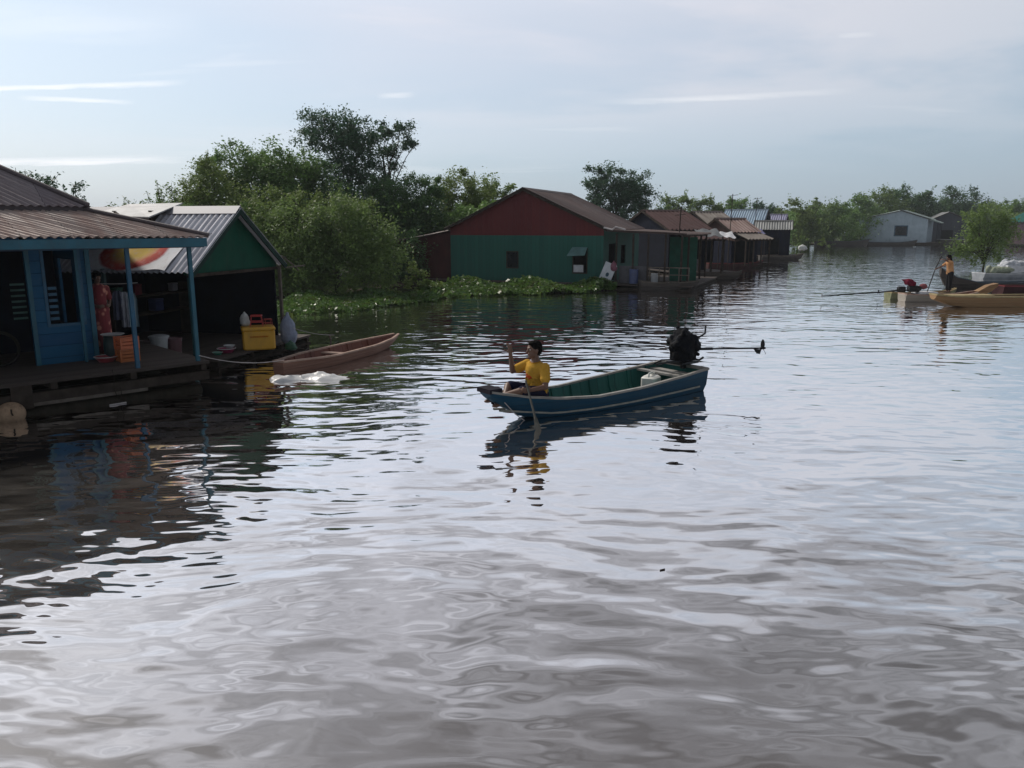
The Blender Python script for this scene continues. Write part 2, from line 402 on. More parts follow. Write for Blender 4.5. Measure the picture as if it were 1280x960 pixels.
def window(root, x0, x1, y, z0, z1, fm, gm=None, bars=0, axis='x', t=.05, f=.05):
    """frame standing proud of the wall, a dark pane set back or bars"""
    mb = MB()
    def bx(a0, a1, c0, c1, dy0, dy1, M=mb):
        if axis == 'x': M.box(a0, a1, y + dy0, y + dy1, c0, c1)
        else: M.box(y + dy0, y + dy1, a0, a1, c0, c1)
    bx(x0 - f, x0, z0 - f, z1 + f, -.02, t + .01); bx(x1, x1 + f, z0 - f, z1 + f, -.02, t + .01)
    bx(x0, x1, z0 - f, z0, -.025, t + .01); bx(x0, x1, z1, z1 + f, -.02, t + .01)
    fr = mb.build('window_frame', fm, root)
    if gm:
        g_ = MB(); bx(x0, x1, z0, z1, t * .4, t * .6, g_); g_.build('pane', gm, fr)
    if bars:
        g_ = MB()
        for i in range(bars):
            z = z0 + (z1 - z0) * (i + .5) / bars; bx(x0, x1, z - .012, z + .012, 0.0, .02, g_)
        g_.build('louvre', fm, fr)
    return fr

GLASS = plain('dark_glass', (.012, .014, .018), rough=.15, var=.1, dirt_amt=.1)
DECK = planks('deck_boards', (.055, .043, .038), (.085, .068, .06), axis='x', size=.15, wear=(.13, .11, .10))
DECKY = planks('deck_boards_across', (.055, .043, .038), (.085, .068, .06), axis='y', size=.15, wear=(.13, .11, .10))
TIMBER = plain('old_timber', (.040, .032, .027), rough=.85, var=.4, scale=5)
TIMBER_L = plain('weathered_timber', (.12, .105, .09), rough=.85, var=.35, scale=6)
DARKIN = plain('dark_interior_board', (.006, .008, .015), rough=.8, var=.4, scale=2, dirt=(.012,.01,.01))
BAMBOO = plain('bamboo', (.028, .024, .018), rough=.6, var=.35, scale=8)

def platform(root, x0, x1, y0, y1, z, mat=DECK, th=.05, floats=True, fl=.5):
    mb = MB(); mb.box(x0, x1, y0, y1, z - th, z); mb.build('deck', mat, root)
    mb = MB()
    n = max(2, int((x1 - x0) / 1.2))
    for i in range(n + 1):
        x = x0 + .1 + (x1 - x0 - .2) * i / n; mb.box(x - .05, x + .05, y0 + .04, y1 - .04, z - th - .12, z - th - .003)
    mb.build('joist', TIMBER, root)
    mb = MB(); mb.bar((x0 + .02, y0 + .06, z - .27), (x1 - .02, y0 + .06, z - .27), .10, .16)
    mb.bar((x1 - .06, y0 + .14, z - .272), (x1 - .06, y1, z - .272), .10, .16)
    mb.build('edge_beam', TIMBER, root)
    if floats:
        mb = MB(); n = max(2, int((y1 - y0) / fl))
        for i in range(n):
            y = y0 + .18 + (y1 - y0 - .36) * i / max(1, n - 1)
            mb.tube([(x0 + .1, y, -.02), (x1 - .1 - random.random() * .15, y, -.02)], .13, 10)
        mb.build('bamboo_raft', BAMBOO, root, smooth=True)

def gable_house(label, loc, rot, w_, l, eave, ridge, base, roofm, wallm, gablem, split, over=.3, group='floating houses along the river',
                lean_r=None, lean_l=None, holes_f=(), holes_r=(), holes_l=(), skip=(), half_l=None, posts_r=4, deck=None, trim=TIMBER, wave=.2, fmat=None, glass=True, deckmat=DECKY, per=5):
    """local frame: x along the gable, y into the house along the ridge, z up; origin below the gable's middle"""
    r = thing('floating_house', label, 'house', loc, rot, group)
    h = w_ / 2
    hl = half_l or h
    x0, x1 = -hl + over, h - over
    deck = deck or (x0 - .2, x1 + .3, -.3, l)
    platform(r, deck[0], deck[1], deck[2], deck[3], base, mat=deckmat)
    sl_r = (ridge - eave) / h; sl_l = (ridge - eave) / hl
    wz_r = ridge - sl_r * x1 - .03; wz_l = ridge + sl_l * x0 - .03
    mb = MB()
    if 'front' not in skip: wall_x(mb, x0, x1, 0, base, split, holes_f)
    if 'back' not in skip: wall_x(mb, x0, x1, l - .3, base, split)
    if 'right' not in skip: wall_y(mb, x1 - .05, .052, l - .302, base, min(wz_r, split + 3), holes_r)
    if 'left' not in skip: wall_y(mb, x0, .052, l - .302, base, min(wz_l, split + 3), holes_l)
    if mb.v: mb.build('wall', wallm, r)
    # inner screen so that open fronts look into a room, not through the house
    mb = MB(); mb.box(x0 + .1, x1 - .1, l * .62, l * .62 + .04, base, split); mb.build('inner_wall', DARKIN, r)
    mb = MB()
    rz = ridge - .04
    pts = [(x0, 0, split + .002), (x1, 0, split + .002), (x1, 0, max(wz_r, split + .01)), (0, 0, rz), (x0, 0, max(wz_l, split + .01))]
    mb.poly(pts, (0, .05, 0)); mb.build('gable', gablem, r)
    mb = MB(); mb.poly([(p[0], l - .3, p[2]) for p in pts], (0, .05, 0)); mb.build('gable', gablem, r)
    o_ = .25
    roof_ = corr('roof', roofm, r, (h, -o_, eave), (h, l, eave), (0, l, ridge), (0, -o_, ridge), wave=wave, amp=wave * .16, per=per, sag=.03)
    corr('roof', roofm, r, (-hl, l, eave), (-hl, -o_, eave), (0, -o_, ridge), (0, l, ridge), wave=wave, amp=wave * .16, per=per, sag=.03)
    mb = MB(); mb.poly([(-.22, -o_, ridge - .22 * sl_l + .03), (0, -o_, ridge + .05), (.22, -o_, ridge - .22 * sl_r + .03), (.22, -o_, ridge - .22 * sl_r + .015), (0, -o_, ridge + .03), (-.22, -o_, ridge - .22 * sl_l + .015)], (0, l + o_, 0))
    mb.build('ridge_cap', roofm, r)
    mb = MB()
    mb.bar((0, -o_ + .02, ridge - .07), (h - .02, -o_ + .02, eave - .05), .035, .12); mb.bar((0, -o_ + .02, ridge - .07), (-hl + .02, -o_ + .02, eave - .05), .035, .12)
    mb.build('barge_board', trim, r)
    for side, ln in ((1, lean_r), (-1, lean_l)):
        if not ln: continue
        wd, ez, y0, y1, closed, lm, pm = ln
        xa = (h if side > 0 else -hl); tz = eave - .06
        if side > 0: corr('porch_roof', lm, r, (xa + wd, y0, ez), (xa + wd, y1, ez), (xa - .2, y1, tz), (xa - .2, y0, tz), wave=wave, amp=wave * .16, per=per, sag=.02)
        else: corr('porch_roof', lm, r, (xa - wd, y1, ez), (xa - wd, y0, ez), (xa + .2, y0, tz), (xa + .2, y1, tz), wave=wave, amp=wave * .16, per=per, sag=.02)
        n = posts_r if side > 0 else 2
        for i in range(n):
            y = y0 + .15 + (y1 - y0 - .3) * i / max(1, n - 1); mb = MB(); mb.box(xa + side * (wd - .25) - .045, xa + side * (wd - .25) + .045, y - .045, y + .045, base - .05, ez - .03 + .02)
            mb.build('post', pm, r)
        mb = MB(); mb.bar((xa + side * (wd - .25), y0, ez - .08), (xa + side * (wd - .25), y1, ez - .08), .06, .10)
        mb.build('eave_beam', pm, r)
        if closed:
            mb = MB(); sx = sorted((xa + side * (wd - .35), (x1 if side > 0 else x0) - side * .0))
            mb.poly([(sx[0], y0 + .2, base), (sx[1], y0 + .2, base), (sx[1], y0 + .2, (tz if side < 0 else ez) - .05), (sx[0], y0 + .2, (ez if side < 0 else tz) - .05)], (0, .05, 0))
            mb.build('side_wall', closed, r)
    return r

# ---------------------------------------------------------------- the blue house at the left
def blue_house():
    TEAL = planks('blue_boards', (.005, .065, .16), (.006, .09, .19), axis='z', size=.22, rough=.5, wear=(.05, .13, .18), wear_amt=.25)
    TEALP = plain('blue_paint', (.012, .085, .16), rough=.45, var=.2, scale=5, dirt_amt=.35)
    TEALD = plain('dark_blue_paint', (.006, .028, .07), rough=.5, var=.2, scale=5)
    FASC = plain('fascia_paint', (.012, .10, .15), rough=.5, var=.2, scale=3)
    RUST = sheet('rusty_porch_sheet', (.33, .275, .25), (.41, .335, .30), rust=(.30, .15, .115), rust_amt=.5, metal=.1, rough=.6, sheet_w=.75, sheet_l=6)
    UPPER = sheet('grey_violet_sheet', (.19, .165, .185), (.24, .21, .22), rust=(.15, .10, .095), rust_amt=.35, metal=.1, rough=.6, sheet_w=.75, sheet_l=2.2)
    r = thing('floating_house', 'blue boarded house with rusty hipped veranda roof, nearest on the left', 'house', (at(262, 14.3, .55), 14.3, 0), R(44.6), 'floating houses along the river')
    zf = .55
    platform(r, -9, 0, 0, 7, zf, mat=DECKY, fl=.7)
    # lower plank hanging under the deck edge
    mb = MB(); mb.box(-9, -1.15, .02, .07, .14, .30); mb.build('lower_plank', TIMBER_L, r)
    mb = MB(); mb.box(-3.25, -2.95, -.02, .02, .12, .5); mb.build('fender_board', TIMBER, r)
    # posts on the deck edge
    for (x, y, m_) in ((-.17, .12, FASC), (-1.25, .12, TEALP), (-.17, 6.2, FASC), (-4.1, .12, TEALP), (-6.6, .12, TEALP)):
        mb = MB(); mb.box(x - .033, x + .033, y - .033, y + .033, zf, 2.74); mb.build('post', m_, r)
    # house body: front wall at y = 1.65, right wall at x = -1.42
    mb = MB(); X1 = -1.42; Y1 = 1.65
    holes = [(-2.17, -1.62, 1.28, 2.60), (-3.55, -2.47, zf, 2.60), (-5.6, -4.3, 1.2, 2.3)]
    wall_x(mb, -8.6, X1, Y1, zf, 3.1, holes); wall_y(mb, X1 - .05, Y1 + .052, 6.2, zf, 3.1, [(2.6, 3.5, zf, 2.4)])
    wall_x(mb, -8.6, X1, 6.2, zf, 3.1); wall_y(mb, -8.6, Y1 + .052, 6.198, zf, 3.1)
    mb.build('wall', TEAL, r)
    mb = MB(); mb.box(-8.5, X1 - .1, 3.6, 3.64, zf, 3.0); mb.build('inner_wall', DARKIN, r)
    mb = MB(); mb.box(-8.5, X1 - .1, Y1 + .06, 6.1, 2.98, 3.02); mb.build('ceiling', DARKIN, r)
    window(r, -2.17, -1.62, Y1, 1.28, 2.60, TEALP)
    mb = MB()
    for i in range(6): mb.bar((-2.16, Y1 - .03, 1.38 + i * .11), (-2.02, Y1 - .03, 1.38 + i * .11), .03, .05)
    mb.build('louvre_shutter', TEALP, r)
    mb = MB()
    for i in range(7): mb.bar((-2.72, Y1 + .06, 1.42 + i * .1), (-2.5, Y1 + .06, 1.42 + i * .1), .025, .035)
    mb.build('door_louvre', plain('grey_green_paint', (.05, .10, .09)), r)
    mb = MB(); mb.box(-2.47, -2.40, Y1 - .04, Y1 - .003, zf, 2.95); mb.box(-1.50, -1.42, Y1 - .04, Y1 - .003, zf, 2.95)
    mb.build('corner_trim', FASC, r)
    mb = MB(); mb.box(-3.62, -3.55, Y1 - .04, Y1 + .06, zf, 2.65); mb.box(-3.55, -2.47, Y1 - .04, Y1 + .06, 2.60, 2.67); mb.build('door_frame', TEALD, r)
    mb = MB(); mb.box(-1.72, -1.67, 1.44, 1.49, zf, 2.66); mb.build('post', FASC, r)
    # pipe that comes down beside the window
    # roofs
    e = .12; ez = 2.85; bz = 3.32; k = 1.5
    lo = [(-9.6, -e, ez), (e, -e, ez), (-k, k, bz), (-9.6, k, bz)]
    corr('porch_roof', RUST, r, lo[0], lo[1], lo[2], lo[3], wave=.14, amp=.02)
    corr('porch_roof', RUST, r, (e, -e, ez), (e, 7.6, ez), (-k, 6.4, bz), (-k, k, bz), wave=.14, amp=.02)
    q = 4.2; tz = 5.05
    corr('main_roof', UPPER, r, (-9.6, k - .12, bz + .05), (-k + .12, k - .12, bz + .05), (-q, q - .3, tz), (-9.6, q - .3, tz), wave=.14, amp=.02)
    corr('main_roof', UPPER, r, (-k + .12, k - .12, bz + .05), (-k + .12, 6.5, bz + .05), (-q, q - .28, tz), (-q, q - .3, tz), wave=.14, amp=.02)
    mb = MB(); mb.tube([(e, -e, ez + .03), (-k, k, bz + .035)], .035, 8); mb.tube([(-k + .1, k - .1, bz + .09), (-q, q - .3, tz + .04)], .045, 8)
    mb.build('hip_cap', UPPER, r, smooth=True)
    mb = MB(); mb.box(-9.4, .08, -.11, -.08, ez - .18, ez - .03); mb.box(.05, .08, -.078, 7.2, ez - .181, ez - .03); mb.build('fascia', FASC, r)
    mb = MB(); mb.box(-9.2, .1, .08, .16, ez - .20, ez - .09); mb.box(-.21, -.13, .162, 7, ez - .20, ez - .09); mb.build('eave_beam', TEALD, r)
    mb = MB(); mb.box(-9.6, -k + .03, k - .06, k - .02, bz - .16, bz + .075); mb.box(-k - .02, -k + .03, k, 6.4, bz - .16, bz + .075); mb.build('flashing', UPPER, r)
    # rafters seen from below
    mb = MB()
    for i in range(9):
        x = -.9 - i * .95; mb.bar((x, -.05, ez - .06), (x, 1.6, ez + .42), .05, .07)
    mb.build('rafter', TIMBER, r)
    return r
BH = blue_house()
def bh(x, y, z=0.0):                    # a point of the blue house's frame in the world
    a = R(44.6); ox = at(262, 14.3, .55)
    return (ox + x * math.cos(a) - y * math.sin(a), 14.3 + x * math.sin(a) + y * math.cos(a), z)

# ---------------------------------------------------------------- the green gabled shop behind it
ZINC = sheet('zinc_sheet', (.56, .58, .64), (.70, .72, .78), rust=(.24, .23, .27), rust_amt=.6, metal=.2, rough=.5, sheet_w=.85, sheet_l=2.0)
GREENG = plain('green_gable_paint', (.004, .058, .036), rough=.6, var=.2, scale=2.0)
GH_A = R(76.1); GH_L = (at(297, 18.6, 2), 18.45, 0)
def gh(x, y, z=0.0):
    return (GH_L[0] + x * math.cos(GH_A) - y * math.sin(GH_A), GH_L[1] + x * math.sin(GH_A) + y * math.cos(GH_A), z)
def shop():
    GP = plain('blue_green_post', (.02, .07, .075), rough=.5)
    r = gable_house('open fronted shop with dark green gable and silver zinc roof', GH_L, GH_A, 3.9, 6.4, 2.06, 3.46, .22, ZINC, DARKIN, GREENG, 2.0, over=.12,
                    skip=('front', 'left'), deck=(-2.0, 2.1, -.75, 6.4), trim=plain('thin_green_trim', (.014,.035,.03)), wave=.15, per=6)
    for (x, y) in ((1.80, -.1), (-1.72, .0), (-1.72, 2.2), (-1.72, 4.6)):
        mb = MB(); mb.box(x - .035, x + .035, y - .035, y + .035, .22, 2.05); mb.build('post', TIMBER_L if y < 0 else GP, r)
    mb = MB(); mb.box(-1.8, 1.82, -.06, -.005, 1.95, 2.02); mb.build('lintel', TIMBER, r)
    mb = MB(); mb.box(-1.0, -.55, -.012, -.004, 2.86, 2.885); mb.build('bracket', plain('pale_metal', (.4,.42,.44)), r)
    # loose skylight sheet propped over the ridge
    mb = MB()
    mb.grid([[(-.95, 1.5, 3.25), (-.95, 3.2, 3.28)], [(.35, 1.55, 3.60), (.35, 3.1, 3.58)]], .03); mb.build('vent_sheet', plain('grey_sheet', (.30,.31,.32), rough=.5), r)
    for y in (1.8, 2.8):
        mb = MB(); mb.box(-.5, .3, y, y + .06, 3.15, 3.40); mb.build('vent_upstand', TIMBER, r)
    mb = MB(); mb.tube([(1.7, -.25, 2.3), (2.15, -.35, 2.02), (2.25, -.4, 1.9)], .02, 6); mb.tube([(1.8, -.3, 2.0), (2.5, -.45, 2.02)], .018, 6); mb.build('bent_pole', TIMBER_L, r)
    # shelves and counter in the dark
    mb = MB()
    mb.box(-1.3, 1.6, 2.4, 2.8, .9, .94); mb.box(-1.3, 1.6, 2.4, 2.8, 1.35, 1.39); mb.box(-1.3, -1.26, 2.4, 2.8, .22, 1.6); mb.box(1.56, 1.6, 2.4, 2.8, .22, 1.6)
    mb.build('shelf_rack', TIMBER, r)
    # banner of the roof: see below
    return r
SH = shop()

def banner():
    """vinyl sheet with a red and yellow ring laid on the zinc slope that faces the water"""
    m, b, o = new_mat('printed_vinyl')
    t = nt.nodes.new('ShaderNodeTexCoord').outputs['Object']
    s = nt.nodes.new('ShaderNodeSeparateXYZ'); nt.links.new(t, s.inputs[0])
    dx_ = math_('MULTIPLY', math_('SUBTRACT', s.outputs[0], 1.15), .78); dy_ = math_('MULTIPLY', math_('SUBTRACT', s.outputs[1], .72), .9)
    d = math_('SQRT', math_('ADD', math_('MULTIPLY', dx_, dx_), math_('MULTIPLY', dy_, dy_)))
    n_ = noise_(t, 5, 4, .6)
    d = math_('ADD', d, math_('MULTIPLY', n_, .06))
    cr = nt.nodes.new('ShaderNodeValToRGB'); e = cr.color_ramp.elements
    st = [(0.0, (.55,.36,.06)), (.30, (.60,.42,.08)), (.42, (.55,.30,.12)), (.52, (.50,.08,.05)), (.66, (.40,.04,.04)), (.72, (.78,.79,.82)), (1.0, (.78,.79,.82))]
    while len(e) < len(st): e.new(.5)
    for i, (p, c) in enumerate(st): e[i].position = p; e[i].color = (*c, 1)
    nt.links.new(d, cr.inputs[0]); nt.links.new(mix_(math_('MULTIPLY', ramp_(noise_(t, 9, 5), [(.5, 0.), (.7, 1.)]), .3), cr.outputs[0], (.5, .42, .4)), b.inputs['Base Color'])
    b.inputs['Roughness'].default_value = .8; b.inputs['Specular IOR Level'].default_value = .15
    # local: x along the eave (towards the house's back), y up the slope
    h = 1.95; sl = math.atan2(1.4, h)
    P = []
    for i in range(7):
        row = []
        for j in range(19):
            x = 2.35 * j / 18; y = 1.05 * i / 6
            row.append((x, y + .03 * math.sin(x * 5), .02 + .012 * math.sin(x * 9 + i) + .01 * random.random()))
        P.append(row)
    mb = MB(); mb.grid(P, .006)
    o_ = mb.build('roof_banner', m, None, smooth=True)
    # frame: x_local -> house +y direction, y_local -> up slope (house +x and up)
    ex = Vector((-math.sin(GH_A), math.cos(GH_A), 0)); hx = Vector((math.cos(GH_A), math.sin(GH_A), 0))
    ey = (hx * math.cos(sl) + Vector((0, 0, math.sin(sl)))).normalized(); ez = ex.cross(ey)
    if ez.z < 0: ez = -ez
    org = Vector(gh(-1.95, .42, 2.075)) + Vector((0, 0, .012))
    M = Matrix.Identity(4)
    for i, v in enumerate((ex, ey, ez)):
        for k in range(3): M[k][i] = v[k]
    M.translation = org; o_.matrix_world = M
    tag(o_, 'sun faded vinyl banner with red and yellow ring lying on the zinc roof slope', 'banner')
banner()

# ---------------------------------------------------------------- the big red and green house
def big_house():
    GRN = planks('green_wall_paint', (.010, .085, .068), (.014, .105, .08), axis='x', size=.22, rough=.6, gap=.6, wear=(.03, .075, .065), wear_amt=.6) if 1 else plain('g', (.012, .085, .068), rough=.6, var=.22, scale=1.2, dirt=(.02,.03,.03), dirt_amt=.35)
    RED = planks('red_gable_paint', (.105, .014, .018), (.13, .018, .02), axis='x', size=.22, rough=.6, gap=.6, wear=(.075, .025, .022), wear_amt=.6) if 1 else plain('g', (.115, .014, .018), rough=.6, var=.2, scale=1.2, dirt_amt=.4)
    REDD = plain('brown_red_wall', (.05, .016, .016), rough=.65, var=.3, scale=1.5)
    RF = sheet('brown_grey_sheet', (.105, .085, .085), (.155, .125, .12), rust=(.11, .05, .042), rust_amt=.55, metal=.1, rough=.6, sheet_w=.9, sheet_l=2.2)
    X = at(655, 41, 4.9)
    r = gable_house('green walled house with red gable end and brown sheet roof above floating plants', (X, 41, 0), R(-23), 9.2, 7.6, 2.95, 5.02, .25, RF, GRN, RED, 2.62, over=.28,
                    lean_r=(3.9, 2.70, -.1, 7.4, None, RF, TIMBER), lean_l=(4.1, 2.15, .0, 6.5, REDD, RF, TIMBER), holes_f=[(-.95, -.35, .95, 1.75), (2.75, 3.45, .75, 1.95)],
                    holes_r=[(1.0, 2.4, .3, 2.2), (3.4, 4.4, 1.1, 2.1)], posts_r=5, deck=(-8.3, 8.9, -.5, 7.6), wave=.3, per=4, trim=TIMBER)
    window(r, -.95, -.35, 0, .95, 1.75, TIMBER, GLASS)
    window(r, 2.75, 3.45, 0, .75, 1.95, TIMBER)
    mb = MB(); mb.grid([[(2.55, -.5, 1.62), (3.5, -.5, 1.66)], [(2.7, -.06, 2.05), (3.5, -.06, 2.05)]], .02); mb.build('window_flap', plain('blue_green_tin', (.06,.14,.14), rough=.5), r)
    mb = MB(); mb.box(2.78, 3.3, -.06, -.03, .78, 1.15, ); mb.build('window_board', plain('pale_board', (.45,.46,.48)), r)
    # porch screens and rail
    mb = MB(); wall_x(mb, 5.2, 6.6, -.1, .3, 1.15); mb.build('porch_panel', plain('grey_panel', (.085,.085,.095), var=.3), r)
    mb = MB(); mb.box(7.2, 8.6, 2.3, 2.34, .3, 2.55); mb.build('green_screen', plain('green_screen_cloth', (.02,.085,.06), var=.2), r)
    mb = MB(); mb.bar((6.7, -.12, 1.1), (8.7, -.12, 1.1), .05); mb.bar((6.7, -.12, .75), (8.7, -.12, .75), .04)
    for i in range(5): mb.bar((6.75 + i * .48, -.12, .3), (6.75 + i * .48, -.12, 1.1), .04)
    mb.build('rail', TIMBER_L, r)
    for x in (5.05, 5.9, 6.65, 7.5): 
        mb = MB(); mb.box(x - .04, x + .04, -.22, -.14, .3, 2.72); mb.build('post', TIMBER, r)
    mb = MB(); mb.tube([(4.4, -.27, 3.02), (4.85, -.29, 2.92), (5.0, -.28, 3.06), (5.5, -.27, 2.92)], .045, 7); mb.build('roof_cord', plain('pale_rope', (.45,.42,.42)), r, smooth=True)
    return r
BIG = big_house()
def big(x, y, z=0.0):
    a = R(-23); X = at(655, 41, 4.9); return (X + x * math.cos(a) - y * math.sin(a), 41 + x * math.sin(a) + y * math.cos(a), z)

# ---------------------------------------------------------------- the row of houses down the river
DRED = sheet('dark_red_sheet', (.05, .021, .022), (.062, .025, .025), rust=(.05, .032, .03), rust_amt=.5, metal=.0, rough=.9)
TAN = sheet('tan_sheet', (.13, .115, .10), (.18, .155, .14), rust=(.10, .075, .07), rust_amt=.6, metal=.1, rough=.6)
BLUER = sheet('blue_sheet', (.22, .32, .42), (.28, .38, .48), rust=(.12, .14, .2), rust_amt=.35, metal=.15, rough=.5)
LILAC = sheet('lilac_sheet', (.22, .22, .34), (.27, .27, .40), rust=(.14, .13, .2), rust_amt=.4, metal=.1, rough=.5)
GREYR = sheet('grey_sheet_roof', (.21, .22, .22), (.26, .27, .27), rust=(.12, .12, .12), rust_amt=.5, metal=.15, rough=.5)
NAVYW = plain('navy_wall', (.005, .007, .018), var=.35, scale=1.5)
BRW = plain('brown_wall', (.04, .022, .02), var=.3, scale=1.5)
TEALW = plain('teal_wall', (.004, .018, .026), var=.3, scale=1.5, dirt=(.01,.01,.01))
def place(u, Y, z=3): return (at(u, Y, z), Y, 0)
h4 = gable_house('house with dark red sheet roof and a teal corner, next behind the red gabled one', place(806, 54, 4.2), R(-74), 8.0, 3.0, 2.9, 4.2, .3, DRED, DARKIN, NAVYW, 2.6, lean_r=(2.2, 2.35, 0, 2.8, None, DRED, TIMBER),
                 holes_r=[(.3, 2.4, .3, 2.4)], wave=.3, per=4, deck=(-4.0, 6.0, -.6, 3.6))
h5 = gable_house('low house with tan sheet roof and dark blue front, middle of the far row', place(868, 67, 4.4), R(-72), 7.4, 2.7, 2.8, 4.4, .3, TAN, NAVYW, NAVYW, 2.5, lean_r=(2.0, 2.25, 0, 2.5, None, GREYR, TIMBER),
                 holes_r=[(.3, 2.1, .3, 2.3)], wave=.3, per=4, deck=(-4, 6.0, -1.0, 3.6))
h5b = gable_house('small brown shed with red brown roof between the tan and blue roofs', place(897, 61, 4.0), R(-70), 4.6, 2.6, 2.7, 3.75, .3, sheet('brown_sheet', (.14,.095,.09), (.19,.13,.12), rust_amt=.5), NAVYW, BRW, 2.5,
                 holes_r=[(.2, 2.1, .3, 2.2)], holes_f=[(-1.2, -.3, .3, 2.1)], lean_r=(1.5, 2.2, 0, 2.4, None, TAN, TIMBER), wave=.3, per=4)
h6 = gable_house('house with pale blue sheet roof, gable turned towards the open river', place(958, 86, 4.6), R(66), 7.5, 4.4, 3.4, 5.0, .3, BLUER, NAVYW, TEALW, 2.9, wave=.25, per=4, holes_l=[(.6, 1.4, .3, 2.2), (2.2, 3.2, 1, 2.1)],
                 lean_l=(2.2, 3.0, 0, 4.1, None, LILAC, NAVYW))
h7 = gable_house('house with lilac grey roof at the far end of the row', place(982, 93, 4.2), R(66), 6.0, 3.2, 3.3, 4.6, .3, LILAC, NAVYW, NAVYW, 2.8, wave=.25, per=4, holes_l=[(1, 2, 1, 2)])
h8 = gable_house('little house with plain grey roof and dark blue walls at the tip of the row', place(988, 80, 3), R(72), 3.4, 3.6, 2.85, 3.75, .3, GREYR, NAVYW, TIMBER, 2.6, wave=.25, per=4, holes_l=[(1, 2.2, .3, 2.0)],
                 deck=(-2.6, 2.0, -.8, 6))
# far bank
PALEB = plain('pale_blue_wall', (.30, .37, .42), var=.12, scale=.8, dirt=(.12,.14,.15), dirt_amt=.3)
PALEG = sheet('pale_green_sheet', (.30, .38, .37), (.36, .44, .43), rust_amt=.15, rough=.5)
h9 = gable_house('pale blue house with wide gable and dark window on the far bank', place(1126, 140, 5), R(-34), 9.6, 8.5, 4.5, 6.1, .5, PALEG, PALEB, PALEB, 3.9, over=.4, holes_f=[(-.7, 1.2, 1.7, 3.3)], wave=.6, per=4, half_l=7.2, glass=True,
                 lean_r=(1.4, 3.9, 0, 7, None, PALEG, NAVYW), group='floating houses along the river', deck=(-7.6, 6.8, -1.6, 8))
window(h9, -.7, 1.2, 0, 1.7, 3.3, plain('blue_frame', (.05,.10,.15)), GLASS, f=.15)
h10 = gable_house('dark grey shed with pale roof edge, right of the pale blue house', place(1186, 150, 5), R(-20), 8.0, 8, 4.2, 6.0, .5, plain_roof := GREYR, plain('dark_grey_wall', (.05,.055,.07), var=.2, scale=.6), plain('dark_grey_wall', (.05,.055,.07)), 3.8, wave=.6, per=4,
                  holes_f=[(-1, 1, .5, 2.6)])
h11 = gable_house('teal roofed house at the right edge of the picture on the far bank', place(1326, 125, 5), R(10), 7.0, 7, 4.0, 5.6, .5, sheet('teal_sheet', (.03,.20,.17), (.04,.25,.21), rust_amt=.2), plain('dull_red_wall', (.06,.04,.05), var=.3), TEALW, 3.4, wave=.6, per=4, holes_f=[(-2.4, -1, .5, 2.6)])

# drums and jars standing on the decks of the row
def barrel(label, loc, s, c):
    r = thing('barrel', label, 'barrel', loc, 0, 'barrels on the decks of the row')
    mb = MB(); mb.lathe([(.26*s, 0), (.28*s, .02*s), (.28*s, .28*s), (.295*s, .29*s), (.28*s, .30*s), (.28*s, .58*s), (.295*s, .59*s), (.28*s, .60*s), (.28*s, .86*s), (.26*s, .88*s)], (0,0,0), 16); mb.build('drum', plain('drum_%d_%d' % (int(c[0]*100), int(c[2]*100)), c, rough=.5), r, smooth=True)
    mb = MB(); mb.lathe([(.05*s, .88*s), (.05*s, .91*s)], (.12*s, 0, 0), 10); mb.build('bung', TIMBER, r)
for (u, Y, s, c, lb) in ((792, 38.4, .8, (.05,.07,.16), 'blue drum on the porch of the red and green house'), (818, 38.0, .6, (.30,.31,.32), 'pale jar by the porch rail of the red and green house'), (870, 50.5, .8, (.10,.10,.11), 'dark grey drum by the dark red roofed house'),
                         (903, 61.5, .9, (.35,.36,.36), 'pale drum before the tan roofed house'), (921, 63.5, .8, (.10,.12,.25), 'blue drum before the tan roofed house')):
    barrel(lb, (at(u, Y, .5), Y, .30), s, c)

# awnings, poles and washing along the fronts of the row
def awning(label, u0, u1, Y, z, dp, c, rot=0):
    r = thing('awning', label, 'awning', (at(u0, Y, z), Y, 0), rot, 'tarps and awnings along the row'); L_ = at(u1, Y, z) - at(u0, Y, z); rr = random.Random(int(u0)); G = []
    for i in range(5):
        G.append([(L_ * j / 9, -dp * i / 4, z - .10 * i - .05 * math.sin(j * 1.3 + i) - rr.uniform(0, .05)) for j in range(10)])
    mb = MB(); mb.grid(G, .02); mb.build('tarp', plain('tarp_%d' % int(u0), c, var=.2, scale=1.5), r, smooth=True)
    for x in (.05, L_ - .05):
        mb = MB(); mb.tube([(x, -dp + .03, .1), (x + rr.uniform(-.05, .05), -dp + .03, z - .42)], .035, 6); mb.build('pole', TIMBER, r)
awning('grey tarp awning under the dark red roof', 868, 896, 47.6, 2.95, 1.6, (.16, .17, .18))
awning('white tarp strip beside the grey awning', 893, 915, 56.5, 2.75, 1.2, (.62, .63, .66))
awning('brown tarp awning before the tan roofed house', 905, 932, 60, 2.5, 1.3, (.07, .045, .04))
awning('lilac tarp awning below the pale blue roof', 926, 952, 76, 2.9, 1.4, (.16, .16, .28))
for (u, Y, h, lb) in ((848, 41, 4.1, 'thin bare pole above the end of the long porch roof'), (912, 57, 5.4, 'leaning aerial pole over the tan roof'), (943, 77, 5.9, 'aerial pole before the pale blue roof'), (975, 81, 5.0, 'short pole by the plain grey roof')):
    o_ = thing('aerial_pole', lb, 'pole', (at(u, Y, 3), Y, 0), 0, 'poles along the row')
    mb = MB(); mb.tube([(0, 0, -.2), (.04, 0, h * .5), (.10, 0, h)], .03, 6); mb.build('mast', TIMBER, o_)
    mb = MB(); mb.bar((-.3, 0, h - .15), (.5, 0, h - .05), .03); mb.bar((-.2, 0, h - .45), (.35, 0, h - .4), .03); mb.build('cross_bar', TIMBER, o_)

